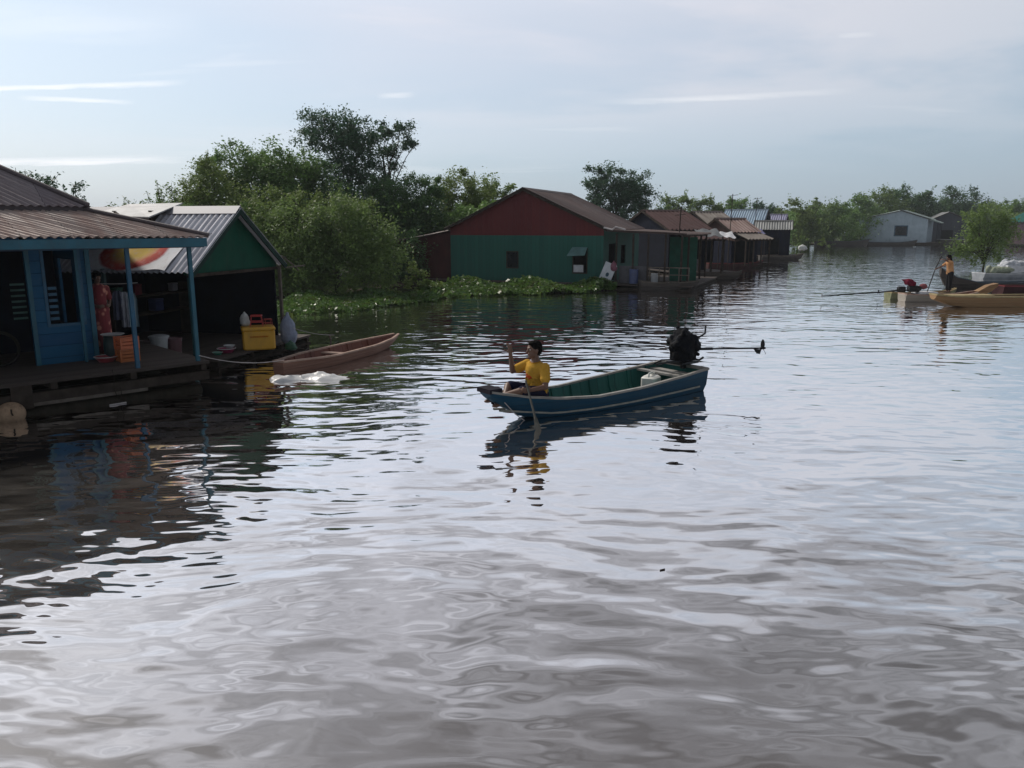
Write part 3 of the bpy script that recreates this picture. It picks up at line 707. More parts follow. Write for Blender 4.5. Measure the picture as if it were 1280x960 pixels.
# ================================================================ boats
def interp(st, x, k):
    for a, b in zip(st, st[1:]):
        if a[0] <= x <= b[0]:
            t = (x - a[0]) / (b[0] - a[0]); t2 = t * t * (3 - 2 * t) * .35 + t * .65
            return a[k] + (b[k] - a[k]) * t2
    return st[-1][k] if x > st[-1][0] else st[0][k]
def hull_parts(root, st, outer, inner, rim, t=.035, rim_w=.06, rim_h=.035, rail=None, rail_z=None, ribs=(), thwarts=(), floor_z=.06, floor_m=None, rib_m=None, n=22, fore_deck=None):
    """st: stations (x, half beam at the sheer, sheer z, half beam at the bottom, bottom z)"""
    X0, X1 = st[0][0], st[-1][0]; xs = [X0 + (X1 - X0) * i / n for i in range(n + 1)]
    S = [[interp(st, x, k) for k in range(5)] for x in xs]
    for q, x in zip(S, xs): q[0] = x
    def ring(q, off):
        x, hb, zs, bb, zb = q; hb = max(.01, hb - off); bb = max(.008, bb - off * 1.2); zb = min(zb + off, zs - .01)
        zm = zb + (zs - zb) * .45; hm = bb + (hb - bb) * .62 + .02
        return [(x, hb, zs), (x, hm, zm), (x, bb, zb), (x, 0, zb - (.02 if not off else 0)), (x, -bb, zb), (x, -hm, zm), (x, -hb, zs)]
    mb = MB(); P = [ring(q, 0) for q in S]; mb.grid(P)
    V = P[0]; mb.add(V, [tuple(range(7))]); mb.add(P[-1], [tuple(range(6, -1, -1))])
    h = mb.build('hull', outer, root, smooth=True)
    mb = MB(); Q = [ring(q, t) for q in S[1:-1]]
    Q[0] = [(S[0][0] + t, p[1], p[2]) for p in ring(S[0], t)]; Q[-1] = [(S[-1][0] - t, p[1], p[2]) for p in ring(S[-1], t)]
    mb.grid(Q); mb.add(Q[0], [tuple(range(7))]); mb.add(Q[-1], [tuple(range(7))])
    mb.build('lining', inner, root, smooth=True)
    for s in (1, -1):
        mb = MB(); G = []
        for q in S:
            y = s * (q[1] - t / 2 + .008); z = q[2] + rim_h / 2 - .004
            G.append([(q[0], y - s * rim_w / 2, z - rim_h / 2), (q[0], y + s * rim_w / 2, z - rim_h / 2), (q[0], y + s * rim_w / 2, z + rim_h / 2), (q[0], y - s * rim_w / 2, z + rim_h / 2), (q[0], y - s * rim_w / 2, z - rim_h / 2)])
        mb.grid(G); mb.add(G[0][:4], [(0,1,2,3)]); mb.add(G[-1][:4], [(3,2,1,0)]); mb.build('gunwale', rim, root)
        if rail:
            mb = MB(); G = []
            for q in S[1:-1]:
                x, hb, zs, bb, zb = q; z = rail_z(x) if rail_z else zs - .2; f = min(1, max(0, (z - zb) / (zs - zb)))
                hm = bb + (hb - bb) * .62 + .02
                y = (bb + (hm - bb) * f / .45) if f < .45 else (hm + (hb - hm) * (f - .45) / .55); y = s * y
                G.append([(x, y - s * .02, z - .014), (x, y + s * .022, z - .014), (x, y + s * .022, z + .014), (x, y - s * .02, z + .014), (x, y - s * .02, z - .014)])
            mb.grid(G); mb.build('rub_rail', rail, root)
    mb = MB(); mb.box(S[0][0] + .002, S[0][0] + .07, -S[0][1], S[0][1], S[0][2] - .02, S[0][2] + rim_h + .004); mb.build('transom_cap', rim, root)
    for x in ribs:
        q = [interp(st, x, k) for k in range(5)]; q[0] = x; rg = ring(q, t + .015); mb = MB()
        for a, b in zip(rg, rg[1:]): mb.bar(a, b, .035, .04, up=(1, 0, 0))
        mb.build('rib', rib_m or inner, root)
    for x in thwarts:
        hb, zs = interp(st, x, 1), interp(st, x, 2); mb = MB(); mb.box(x - .09, x + .09, -hb + t, hb - t, zs - .09, zs - .06); mb.build('thwart', rim, root)
    if fore_deck:
        x0, x1 = fore_deck; G = []
        k = 7
        for i in range(k):
            x = x0 + (x1 - x0) * i / (k - 1); hb, zs = interp(st, x, 1), interp(st, x, 2); G.append([(x, -hb + .03, zs + .008), (x, 0, zs + .012), (x, hb - .03, zs + .008)])
        mb = MB(); mb.grid(G, .03); mb.build('fore_deck', rim, root)
    mb = MB(); G = []
    for q in S[2:-3]:
        z = max(floor_z, q[4] + .06); hb = q[3] + (q[1] - q[3]) * min(1, (z - q[4]) / (q[2] - q[4])) * .8 - t
        if hb < .04: continue
        G.append([(q[0], -hb, z), (q[0], hb, z)])
    mb.grid(G, .02); mb.build('floor_boards', floor_m or inner, root)

def propeller(root, c, axis, r, mat):
    a = Vector(axis).normalized(); c = Vector(c); mb = MB()
    mb.lathe([(.005, -.05), (.02, -.04), (.022, .03), (.008, .06)], c, 10, a); pr = mb.build('propeller_hub', mat, root, smooth=True)
    u = a.cross(Vector((0, 0, 1))).normalized(); v = a.cross(u)
    for k in range(3):
        an = k * 2 * math.pi / 3 + .5; d = u * math.cos(an) + v * math.sin(an); e = a.cross(d); mb = MB(); G = []
        for i in range(6):
            t = i / 5; wd = r * (.18 + .42 * math.sin(math.pi * min(1, t * .8 + .15))); cc = c + d * (.015 + r * t); tw = .9 - .5 * t
            dd = (e * math.cos(tw) + a * math.sin(tw)) * wd / 2
            G.append([cc - dd, cc + a * .008, cc + dd])
        mb.grid(G, .005); mb.build('propeller_blade', mat, pr, smooth=True)

BOATBLUE = planks('blue_boat_planks', (.003, .045, .095), (.005, .060, .12), axis='z', size=.14, rough=.62, wear=(.04, .075, .08), wear_amt=.5)
BOATIN = planks('teal_boat_lining', (.02, .115, .10), (.028, .14, .12), axis='x', size=.45, rough=.55, wear=(.01, .05, .05), wear_amt=.5)
RIM = plain('grey_gunwale', (.25, .24, .22), rough=.55, var=.25, scale=6)
RAILM = plain('pale_rub_rail', (.24, .24, .21), rough=.55, var=.3, scale=6)
BA = R(218.4); BX, BY = at(846, 14.75, .3) + .10, 14.53
def bw(x, y, z=0.0): return (BX + x * math.cos(BA) - y * math.sin(BA), BY + x * math.sin(BA) + y * math.cos(BA), z)
def main_boat():
    r = thing('wooden_boat', 'blue wooden boat with teal inside, carrying the man in yellow in open water', 'boat', (BX, BY, 0), BA, 'wooden boats on the river')
    st = [(0, .56, .42, .42, -.10), (.9, .60, .36, .46, -.12), (1.9, .60, .30, .45, -.12), (2.8, .53, .27, .36, -.10), (3.5, .42, .31, .24, -.06), (4.05, .29, .38, .13, .05), (4.45, .19, .46, .08, .26), (4.75, .15, .53, .06, .45)]
    hull_parts(r, st, BOATBLUE, BOATIN, RIM, rail=RAILM, rail_z=lambda x: .10 + .02 * math.cos(x) + (max(0, x - 3.6) * .12), ribs=(.5, 1.0, 1.5, 2.0, 2.5, 3.0), thwarts=(.30,), fore_deck=(3.95, 4.72), floor_z=.0)
    mb = MB(); mb.box(4.55, 4.79, -.17, .17, .515, .585, ); mb.build('bow_board', plain('dark_bow_paint', (.02, .018, .025)), r)
    mb = MB(); mb.tube([(4.58, .02, .46), (4.60, .05, .36), (4.56, .03, .27), (4.62, .0, .33), (4.60, -.06, .44)], .022, 7); mb.build('bow_rope', plain('dark_rope', (.03,.025,.03)), r, smooth=True)
    mb = MB(); mb.tube([(4.5, .16, .35), (4.28, .15, .13), (4.05, .14, -.03)], .007, 6); mb.build('bow_line', plain('pale_rope', (.45,.42,.42)), r)
    # seat plank under the man, cross bar at the stern
    mb = MB(); mb.box(3.50, 3.88, -.30, .30, .245, .275); mb.build('seat', RIM, r)
    mb = MB(); mb.box(.62, .74, -.55, .55, .33, .365); mb.build('cross_bar', RIM, r)
    return r
MAINB = main_boat()

def tail_motor():
    """engine under a dark wrapping, long shaft raised level behind the stern"""
    BLK = plain('black_wrap', (.006, .007, .010), rough=.6, var=.4, scale=5, bump=.02)
    STL = plain('dark_steel', (.02, .021, .024), rough=.4, metal=.6)
    r = thing('boat_engine', 'long shaft engine wrapped in black sheeting on the stern of the blue boat', 'boat engine', bw(.13, .05, .45), BA); r.scale = (1.14, 1.14, 1.14)
    rr = random.Random(5); mb = MB(); mb.ell((0, 0, .34), (.22, .23, .24), noise=.05)
    for k in range(26):
        a = rr.uniform(0, 6.28); t = rr.uniform(.25, 2.7); d = Vector((math.sin(t) * math.cos(a), math.sin(t) * math.sin(a), math.cos(t)))
        c = Vector((0, 0, .34)) + d * .19; u = d.orthogonal().normalized() * rr.uniform(.04, .13); mb.tube([c - u, c + d * .035, c + u], [rr.uniform(.03, .06), rr.uniform(.05, .08), .03], 7)
    mb.box(-.17, .16, -.15, .15, .08, .42)
    for (a, b) in (((-.1, -.12, .5), (-.06, -.2, .62)), ((.12, .1, .52), (.2, .16, .6)), ((-.2, .05, .2), (-.3, .1, .15))): mb.tube([a, b], [.05, .03], 7)
    remeshed('engine_wrap', mb, BLK, r, .012, 1)
    mb = MB(); mb.tube([(-.02, 0, -.06), (-.02, 0, .14)], .05, 10); mb.box(-.22, .22, -.16, .16, .03, .07); mb.build('mount', STL, r)
    mb = MB()
    mb.tube([(.22, .12, .1), (.5, .14, .12), (.78, .1, .10)], .014, 7); mb.tube([(.22, -.08, .1), (.5, -.03, .13), (.76, .06, .115)], .012, 7); mb.build('tiller', STL, r, smooth=True)
    mb = MB(); mb.tube([(-.2, .14, .45), (-.34, .17, .52), (-.37, .15, .64)], .016, 7); mb.build('throttle_lever', STL, r, smooth=True)
    mb = MB(); mb.tube([(-.2, -.1, .1), (-.3, .1, .06), (-.28, .2, .12)], .02, 7); mb.build('fuel_pipe', STL, r, smooth=True)
    # shaft points away from the boat, towards the right of the picture
    a = Vector((-.84, .55, .0)).normalized(); s0 = Vector((-.1, .05, .26)); s1 = s0 + a * 1.26
    mb = MB(); mb.tube([s0, s1], .014, 10); mb.tube([s0, s0 + a * .4], .022, 10); mb.build('propeller_shaft', STL, r, smooth=True)
    propeller(r, s1, a, .13, STL)
    mb = MB(); mb.poly([s1 - a * .16 + Vector((0, 0, -.01)), s1 - a * .02 + Vector((0, 0, -.02)), s1 - a * .04 + Vector((0, 0, -.10)), s1 - a * .1 + Vector((0, 0, -.09))], a.cross(Vector((0, 0, 1))) * .006); mb.build('skeg', STL, r)
    return r
tail_motor()

def jerry_can():
    W = plain('white_plastic', (.60, .60, .56), rough=.4, var=.08, dirt_amt=.3, bump=.001)
    r = thing('jerry_can', 'white plastic jerry can standing in the stern half of the blue boat', 'jerry can', bw(1.02, .06, .02), BA + R(20))
    mb = MB(); mb.box(-.17, .17, -.14, .14, 0, .33, .035); mb.build('can_body', W, r, smooth=True)
    mb = MB(); mb.tube([(-.06, 0, .32), (-.05, 0, .385), (.10, 0, .385), (.13, 0, .32)], .018, 8); mb.build('handle', W, r, smooth=True)
    mb = MB(); mb.lathe([(.03, 0), (.03, .045), (.024, .05)], (-.12, 0, .325), 14); mb.build('cap', plain('cap_plastic', (.45, .45, .42)), r, smooth=True)
jerry_can()

# ================================================================ people
def limb(mb, pts, rad, n=12):
    """tapering tube with ball ends and ball joints"""
    for i in range(len(pts) - 1):
        mb.tube([pts[i], pts[i+1]], [rad[i], rad[i+1]], n)
    for p, r_ in zip(pts, rad): mb.ell(p, (r_, r_, r_), nu=n, nv=8)
def hand(mb, wrist, dirv, palm_n, curl, s=1.0):
    """palm, four unequal bent fingers and a side thumb; dirv = along the hand, palm_n = out of the palm"""
    d = Vector(dirv).normalized(); nrm = Vector(palm_n); nrm = (nrm - d * nrm.dot(d)).normalized(); sd_ = d.cross(nrm); w0 = Vector(wrist)
    M = Matrix((sd_, nrm, d)).transposed()
    mb.ell(w0 + d * .045 * s, (.041 * s, .017 * s, .052 * s), M, 12, 8)
    for i, (off, ln) in enumerate(((-.030, .072), (-.010, .080), (.010, .075), (.029, .060))):
        b = w0 + d * .085 * s + sd_ * off * s; c1 = curl * .7; c2 = curl * 1.5
        m1 = b + (d * math.cos(c1) + nrm * math.sin(c1)) * ln * .5 * s; m2 = m1 + (d * math.cos(c2) + nrm * math.sin(c2)) * ln * .5 * s
        limb(mb, [b, m1, m2], [.0098 * s, .009 * s, .0078 * s], 7)
    b = w0 + d * .025 * s - sd_ * .032 * s; m1 = b + (d * .5 - sd_ * .6 + nrm * .45).normalized() * .038 * s; m2 = m1 + (d * .7 - sd_ * .1 + nrm * .7).normalized() * .03 * s
    limb(mb, [b, m1, m2], [.013 * s, .0108 * s, .009 * s], 7)
def head(mb, c, face, s=1.0, up=(0, 0, 1)):
    """skull, jaw, nose, ears, brow; face = direction looked at. Returns the frame"""
    f = Vector(face).normalized(); u = Vector(up); sd_ = u.cross(f).normalized(); u = f.cross(sd_).normalized(); c = Vector(c)
    M = Matrix((f, sd_, u)).transposed()
    P = lambda x, y, z: c + (f * x + sd_ * y + u * z) * s
    mb.ell(P(-.005, 0, .025), (.095 * s, .075 * s, .095 * s), M, 16, 12)
    mb.ell(P(.022, 0, -.045), (.066 * s, .056 * s, .068 * s), M, 14, 10)
    mb.ell(P(.068, 0, -.088), (.022 * s, .024 * s, .02 * s), M, 10, 6)
    limb(mb, [P(.088, 0, .018), P(.108, 0, -.018)], [.009 * s, .0145 * s], 8)
    mb.ell(P(.080, 0, .035), (.018 * s, .05 * s, .012 * s), M, 10, 6)
    mb.ell(P(.084, 0, -.053), (.012 * s, .024 * s, .007 * s), M, 10, 6)
    for q in (1, -1): mb.ell(P(-.005, q * .078, -.008), (.02 * s, .009 * s, .032 * s), M, 8, 6)
    return P, M
def face_bits(root, P, M, s=1.0):
    EW = plain('eye_white', (.5, .48, .45), rough=.3, var=.02, dirt_amt=0)
    for q in (1, -1):
        mb = MB(); mb.ell(P(.076, q * .031, .012), (.012 * s, .014 * s, .009 * s), M, 10, 6); e = mb.build('eye', EW, root, smooth=True)
        mb = MB(); mb.ell(P(.086, q * .031, .012), (.004 * s, .006 * s, .006 * s), M, 8, 6); mb.build('iris', plain('iris', (.01, .007, .005)), e, smooth=True)
    mb = MB(); mb.ell(P(.0905, 0, -.052), (.008 * s, .024 * s, .0075 * s), M, 10, 6); mb.build('lips', plain('lips', (.10, .035, .03)), root, smooth=True)
SKIN = plain('brown_skin', (.13, .068, .045), rough=.5, var=.12, scale=4, dirt_amt=.0, bump=.001)
HAIR = plain('black_hair', (.004, .0035, .0035), rough=.85, var=.3, scale=30, bump=.004)

def man():
    # frame: x towards the bow, y to his left, z up; origin on the seat below the hips
    r = thing('person', 'man in a yellow shirt seated in the bow of the blue boat, one arm raised', 'person', bw(3.70, 0.0, .275), BA); r.scale = (1.2, 1.2, 1.2)
    mb = MB()
    H = Vector((0, 0, .10))
    limb(mb, [(0, 0, .10), (.01, 0, .25), (.03, 0, .40), (.03, 0, .47)], [.13, .115, .12, .09], 16)
    mb.ell((0, 0, .09), (.13, .165, .10)); mb.ell((.03, 0, .39), (.10, .165, .12)); mb.ell((.03, 0, .465), (.075, .17, .05))
    limb(mb, [(.03, 0, .47), (.045, 0, .585)], [.058, .052])
    P, M = head(mb, (.062, 0, .675), (1, -.25, -.02))
    # legs crossed forward along the narrowing bow
    limb(mb, [(.02, -.09, .08), (.40, -.13, .20), (.60, .02, .03)], [.085, .058, .04])
    limb(mb, [(.02, .09, .08), (.42, .14, .17), (.66, -.02, .10)], [.085, .058, .04])
    for (a, b) in (((.60, .02, .03), (.74, .04, .015)), ((.66, -.02, .10), (.80, -.05, .07))):
        limb(mb, [a, b], [.036, .026]); mb.ell(b, (.06, .035, .024))
    # raised right arm: elbow out in front, forearm up
    sh = Vector((.03, -.185, .455)); el = Vector((.22, -.27, .37)); wr = Vector((.27, -.25, .61))
    limb(mb, [sh, el, wr], [.052, .040, .027]); hand(mb, wr, (.08, .02, 1), (1, .3, 0), .5)
    sh2 = Vector((.03, .185, .455)); el2 = Vector((.10, .28, .22)); wr2 = Vector((.32, .24, .20))
    limb(mb, [sh2, el2, wr2], [.052, .040, .027]); hand(mb, wr2, (.85, .1, .05), (-.3, -1, .1), 1.25)
    body = remeshed('body', mb, SKIN, r, .0065, 3)
    face_bits(r, P, M)
    mb = MB(); mb.ell(P(-.018, 0, .045), (.098, .084, .088), M, 20, 14); mb.ell(P(-.055, 0, .0), (.06, .074, .08), M, 16, 10); mb.ell(P(.03, 0, .085), (.05, .062, .035), M, 14, 8)
    remeshed('hair', mb, HAIR, r, .007, 1)
    # shirt, sleeves to above the elbow
    YEL = plain('yellow_shirt', (.50, .28, .04), rough=.8, var=.18, scale=9, dirt_amt=.12, bump=.02)
    mb = MB()
    limb(mb, [(.0, 0, .10), (.01, 0, .25), (.03, 0, .40)], [.15, .135, .137], 18); mb.ell((.03, 0, .395), (.122, .185, .125)); mb.ell((.03, 0, .462), (.088, .186, .058)); mb.ell((0, 0, .07), (.150, .182, .075))
    for (a, b) in ((sh, el), (sh2, el2)): limb(mb, [a, a.lerp(b, .62)], [.069, .066]); 
    for k, (x, y, z, q) in enumerate(((.13, .05, .2, .03), (.12, -.07, .28, .03), (.0, .16, .2, .03), (.10, 0, .12, .04), (.0, .15, .12, .035), (-.1, .1, .3, .03))): mb.ell((x, y, z), (q, q * 1.2, q * 1.6))
    for (a, b, c) in (((.13, -.10, .12), (.15, 0, .16), (.11, .13, .20)), ((.12, -.13, .2), (.145, -.03, .22), (.13, .08, .27)), ((.10, .12, .12), (.06, .17, .2), (-.02, .18, .26)), ((.13, -.06, .36), (.14, .03, .31), (.10, .14, .30)), ((-.02, .175, .13), (.05, .175, .17), (.11, .13, .15))):
        mb.tube([a, b, c], [.008, .016, .007], 8)
    for s_ in (sh, sh2):
        e_ = el if s_ is sh else el2
        for t_ in (.3, .55): q_ = s_.lerp(e_, t_); mb.ell(q_, (.074, .074, .012))
    remeshed('shirt', mb, YEL, r, .008, 2)
    mb = MB(); mb.tube([(.045 + .066 * math.cos(a), .072 * math.sin(a), .512 + .012 * math.cos(a + 3.14)) for a in [math.pi * k / 12 for k in range(25)]], .011, 7, cap=False); mb.build('collar', plain('shirt_collar', (.42, .20, .015), rough=.8), r, smooth=True)
    mb = MB()
    q = []
    # red marking on the chest, three short strokes
    for (y0, z0, y1, z1) in ((-.07, .335, -.02, .355), (-.06, .30, -.01, .33), (.0, .34, .05, .315), (.055, .315, .01, .29), (-.045, .325, .03, .30)):
        mb.tube([(.164 - abs(y0) * .25, y0, z0), (.166 - abs((y0 + y1) / 2) * .25, (y0 + y1) / 2, (z0 + z1) / 2 + .004), (.164 - abs(y1) * .25, y1, z1)], .009, 6)
    mb.build('shirt_print', plain('red_print', (.42, .06, .015), rough=.7), r)
    SH_ = plain('dark_shorts', (.012, .013, .035), rough=.85, var=.3, scale=8, bump=.01)
    mb = MB(); mb.ell((0, 0, .07), (.152, .186, .085)); limb(mb, [(.02, -.09, .09), (.36, -.13, .19)], [.105, .082]); limb(mb, [(.02, .09, .09), (.37, .135, .165)], [.105, .082])
    remeshed('shorts', mb, SH_, r, .009, 3)
    return r
man()

def paddle():
    W = plain('paddle_wood', (.10, .10, .09), rough=.6, var=.25, scale=9)
    a = Vector(bw(3.70 + .462, .294, .275 + .312)); b = Vector((at(676, 11.25, 0), 11.15, -.12))
    r = thing('paddle', 'grey wooden paddle held upright by the man in yellow, blade in the water', 'paddle', tuple(b))
    a = a - b; d = a.normalized(); top = a + d * .10
    mb = MB(); mb.tube([d * .35, a * .6, top], [.018, .017, .015], 10); mb.build('shaft', W, r, smooth=True)
    mb = MB(); s = d.cross(Vector((0, 1, 0))).normalized(); G = []
    for i in range(9):
        t = i / 8; wd = .055 * math.sin(math.pi * (.12 + .80 * (1 - t))) ** .6 * (1 - .45 * t); c = d * (.42 * t)
        G.append([c - s * wd, c + Vector((0, -.006, 0)), c + s * wd])
    mb.grid(G); mb.grid([[p + Vector((0, .008, 0)) for p in g_] for g_ in G]); mb.build('blade', W, r, smooth=True)
paddle()
mb = MB()
for i in range(2):
    pts = []; a0 = (i + 1) * .16
    for k in range(25):
        a = 2 * math.pi * k / 24; pts.append((a0 * math.cos(a), a0 * .9 * math.sin(a), 0))
    mb.tube(pts, .004, 5, cap=False)

def woman_porch():
    x, y, _ = bh(-1.22, 2.05)
    r = thing('person', 'woman in a long red patterned dress standing on the veranda beside the blue wall', 'person', (x, y, .55), R(-35))
    mb = MB()
    for q in (1, -1): limb(mb, [(0, q * .085, .84), (.01, q * .09, .46), (0, q * .09, .07)], [.085, .055, .036]); limb(mb, [(-.03, q * .09, .045), (.12, q * .10, .03)], [.038, .028])
    limb(mb, [(0, 0, .86), (0, 0, 1.05), (.01, 0, 1.28)], [.14, .115, .12], 16); mb.ell((0, 0, .88), (.13, .165, .12)); mb.ell((.01, 0, 1.33), (.085, .165, .06))
    limb(mb, [(.01, 0, 1.34), (.025, 0, 1.43)], [.05, .045]); P, M = head(mb, (.04, 0, 1.515), (1, -.1, -.15), .95)
    for q in (1, -1):
        sh = (0, q * .175, 1.31); el = (-.02, q * .23, 1.06); wr = (.17, q * .12, .98); limb(mb, [sh, el, wr], [.046, .036, .025]); hand(mb, wr, (1, -q * .5, 0), (0, -q, .2), .8, .92)
    remeshed('body', mb, SKIN, r, .008, 3); face_bits(r, P, M, .95)
    mb = MB(); mb.ell(P(-.02, 0, .04), (.105, .09, .095), M, 18, 12); mb.ell(P(-.09, 0, .03), (.055, .055, .055), M, 14, 10); remeshed('hair', mb, HAIR, r, .008, 1)
    m, b, o = new_mat('red_flower_print'); t = nt.nodes.new('ShaderNodeTexCoord').outputs['Object']
    v = nt.nodes.new('ShaderNodeTexVoronoi'); v.inputs['Scale'].default_value = 9; nt.links.new(map_(t, scale=(1, 1, .8)), v.inputs['Vector'])
    f = ramp_(v.outputs['Distance'], [(.28, 1.), (.42, 0.)]); nt.links.new(mix_(f, (.16, .014, .02), (.50, .20, .14)), b.inputs['Base Color']); b.inputs['Roughness'].default_value = .8
    mb = MB(); limb(mb, [(0, 0, .22), (0, 0, .60), (0, 0, .88), (0, 0, 1.05), (.01, 0, 1.27)], [.19, .185, .18, .15, .145], 18); mb.ell((0, 0, .9), (.16, .20, .15)); mb.ell((.01, 0, 1.325), (.10, .185, .07))
    for q in (1, -1): limb(mb, [(0, q * .175, 1.30), (-.01, q * .215, 1.12)], [.064, .062])
    remeshed('dress', mb, m, r, .012, 4)
woman_porch()

def woman_boat(px, Y, z, rot):
    r = thing('person', 'woman in a tan top standing in the far pale boat, dark hair down her back', 'person', (at(px, Y, 1), Y, z), rot)
    mb = MB()
    for q in (1, -1): limb(mb, [(0, q * .08, .80), (.0, q * .085, .44), (-.01, q * .085, .06)], [.085, .055, .036]); limb(mb, [(-.03, q * .085, .04), (.11, q * .10, .028)], [.036, .026])
    limb(mb, [(0, 0, .82), (.02, 0, 1.0), (.05, 0, 1.2)], [.13, .11, .115], 16); mb.ell((0, 0, .84), (.12, .155, .11)); mb.ell((.06, 0, 1.26), (.08, .155, .06))
    limb(mb, [(.06, 0, 1.28), (.09, 0, 1.36)], [.048, .043]); P, M = head(mb, (.12, 0, 1.44), (1, .1, -.25), .93)
    A = [(.06, .165, 1.24), (.26, .20, 1.30), (.42, .16, 1.37)]; B = [(.06, -.165, 1.24), (.28, -.16, 1.08), (.55, -.05, .98)]
    limb(mb, A, [.044, .035, .024]); limb(mb, B, [.044, .035, .024]); hand(mb, A[2], (1, -.3, .1), (0, -.6, -1), 1.2, .9); hand(mb, B[2], (1, .3, -.1), (0, 1, .1), 1.2, .9)
    remeshed('body', mb, SKIN, r, .009, 3); face_bits(r, P, M, .93)
    mb = MB(); mb.ell(P(-.02, 0, .035), (.10, .088, .09), M, 16, 10); mb.ell(P(-.07, 0, -.05), (.05, .08, .12), M, 14, 10); mb.ell(P(-.09, 0, -.17), (.04, .07, .10), M, 12, 8); remeshed('hair', mb, HAIR, r, .01, 1)
    mb = MB(); limb(mb, [(0, 0, .82), (.02, 0, 1.0), (.05, 0, 1.2)], [.15, .13, .135], 16); mb.ell((.06, 0, 1.255), (.10, .172, .07))
    limb(mb, [A[0], Vector(A[0]).lerp(Vector(A[1]), .75)], [.06, .055]); limb(mb, [B[0], Vector(B[0]).lerp(Vector(B[1]), .75)], [.06, .055])
    remeshed('top', mb, plain('tan_cloth', (.50, .27, .13), var=.15, scale=6), r, .012, 3)
    mb = MB(); mb.ell((0, 0, .80), (.145, .175, .13))
    for q in (1, -1): limb(mb, [(0, q * .08, .80), (0, q * .088, .44), (0, q * .088, .16)], [.105, .08, .07])
    remeshed('trousers', mb, plain('dark_trousers', (.02, .02, .022), var=.2), r, .012, 3)
    return r, Vector((at(px, Y, 1), Y, z))

# ================================================================ right hand group of boats
def small_boat(label, loc, rot, L_, beam, sheer, outer, inner, rim, bow=.3, thw=(), rail=None, ribs=(), stern=.85, fd=None):
    r = thing('wooden_boat', label, 'boat', loc, rot, 'wooden boats on the river')
    st = [(0, beam / 2 * stern, sheer + .04, beam / 2 * stern * .7, -.06), (L_ * .3, beam / 2, sheer, beam / 2 * .75, -.1), (L_ * .65, beam / 2 * .95, sheer, beam / 2 * .65, -.1), (L_ * .86, beam / 2 * .6, sheer + bow * .35, beam / 2 * .3, -.02), (L_ * .95, beam / 2 * .32, sheer + bow * .7, .06, .12), (L_, beam / 2 * .16, sheer + bow, .04, sheer + bow * .5)]
    hull_parts(r, st, outer, inner, rim, thwarts=[L_ * t for t in thw], ribs=[L_ * t for t in ribs], rail=rail, rail_z=(lambda x: sheer * .4 + (max(0, x / L_ - .8) * .8)), floor_z=-.02, fore_deck=fd and (L_ * fd, L_ * .99))
    return r
WOODP = planks('red_brown_planks', (.15, .075, .055), (.20, .10, .07), axis='z', size=.10, rough=.6, wear=(.33, .20, .15), wear_amt=.5)
WOODPI = planks('red_brown_lining', (.13, .05, .04), (.17, .07, .05), axis='x', size=.35, rough=.7, wear=(.25, .15, .12), wear_amt=.4)
PALER = plain('pale_wood_edge', (.38, .27, .22), var=.25, scale=7, rough=.6)
TANP = planks('tan_planks', (.26, .17, .085), (.32, .21, .105), axis='z', size=.14, rough=.6, wear=(.20, .08, .04), wear_amt=.6)
DRKP = planks('dark_planks', (.022, .018, .018), (.035, .028, .026), axis='z', size=.12, rough=.6)
YELP = plain('faded_yellow_paint', (.33, .27, .15), var=.25, scale=4)
# pink brown boat tied by the shop
Xa, Ya = at(352, 15.95), 15.75; Xb, Yb = at(497, 20.2), 20.0
small_boat('red brown plank boat tied between the shop and the bush', (Xa, Ya, 0), math.atan2(Yb - Ya, Xb - Xa), math.hypot(Xb - Xa, Yb - Ya), .95, .22, WOODP, WOODPI, PALER, bow=.05, thw=(.45,), ribs=(.2, .35, .5, .65, .8), stern=.28)
# the tan barge along the right edge
def tan_boat():
    Y = 29.9; X = at(1166, Y, .4)
    r = thing('wooden_boat', 'long tan plank boat with square end, lowest at the right edge', 'boat', (X, Y, 0), R(4), 'wooden boats on the river')
    st = [(0, .22, .46, .10, .30), (.7, .36, .40, .22, .06), (2, .48, .38, .36, -.10), (5, .52, .38, .4, -.15), (7, .5, .56, .35, -.1), (7.8, .3, .7, .1, .2)]
    hull_parts(r, st, TANP, WOODPI, YELP, rim_w=.12, rim_h=.05, thwarts=(1.6, 3.2, 4.8), floor_z=.0)
    mb = MB(); G = []
    for i in range(12):
        x = .9 + i * .5; hb, zs, bb, zb = [interp(st, x, k) for k in (1, 2, 3, 4)]
        G.append([(x, -hb - .012 + .04, .15), (x, -hb + .08, -.02)])
    mb = MB(); mb.box(.6, 2.3, -.34, .34, .435, .46); mb.build('bow_deck', YELP, r)
    return r
tan_boat()
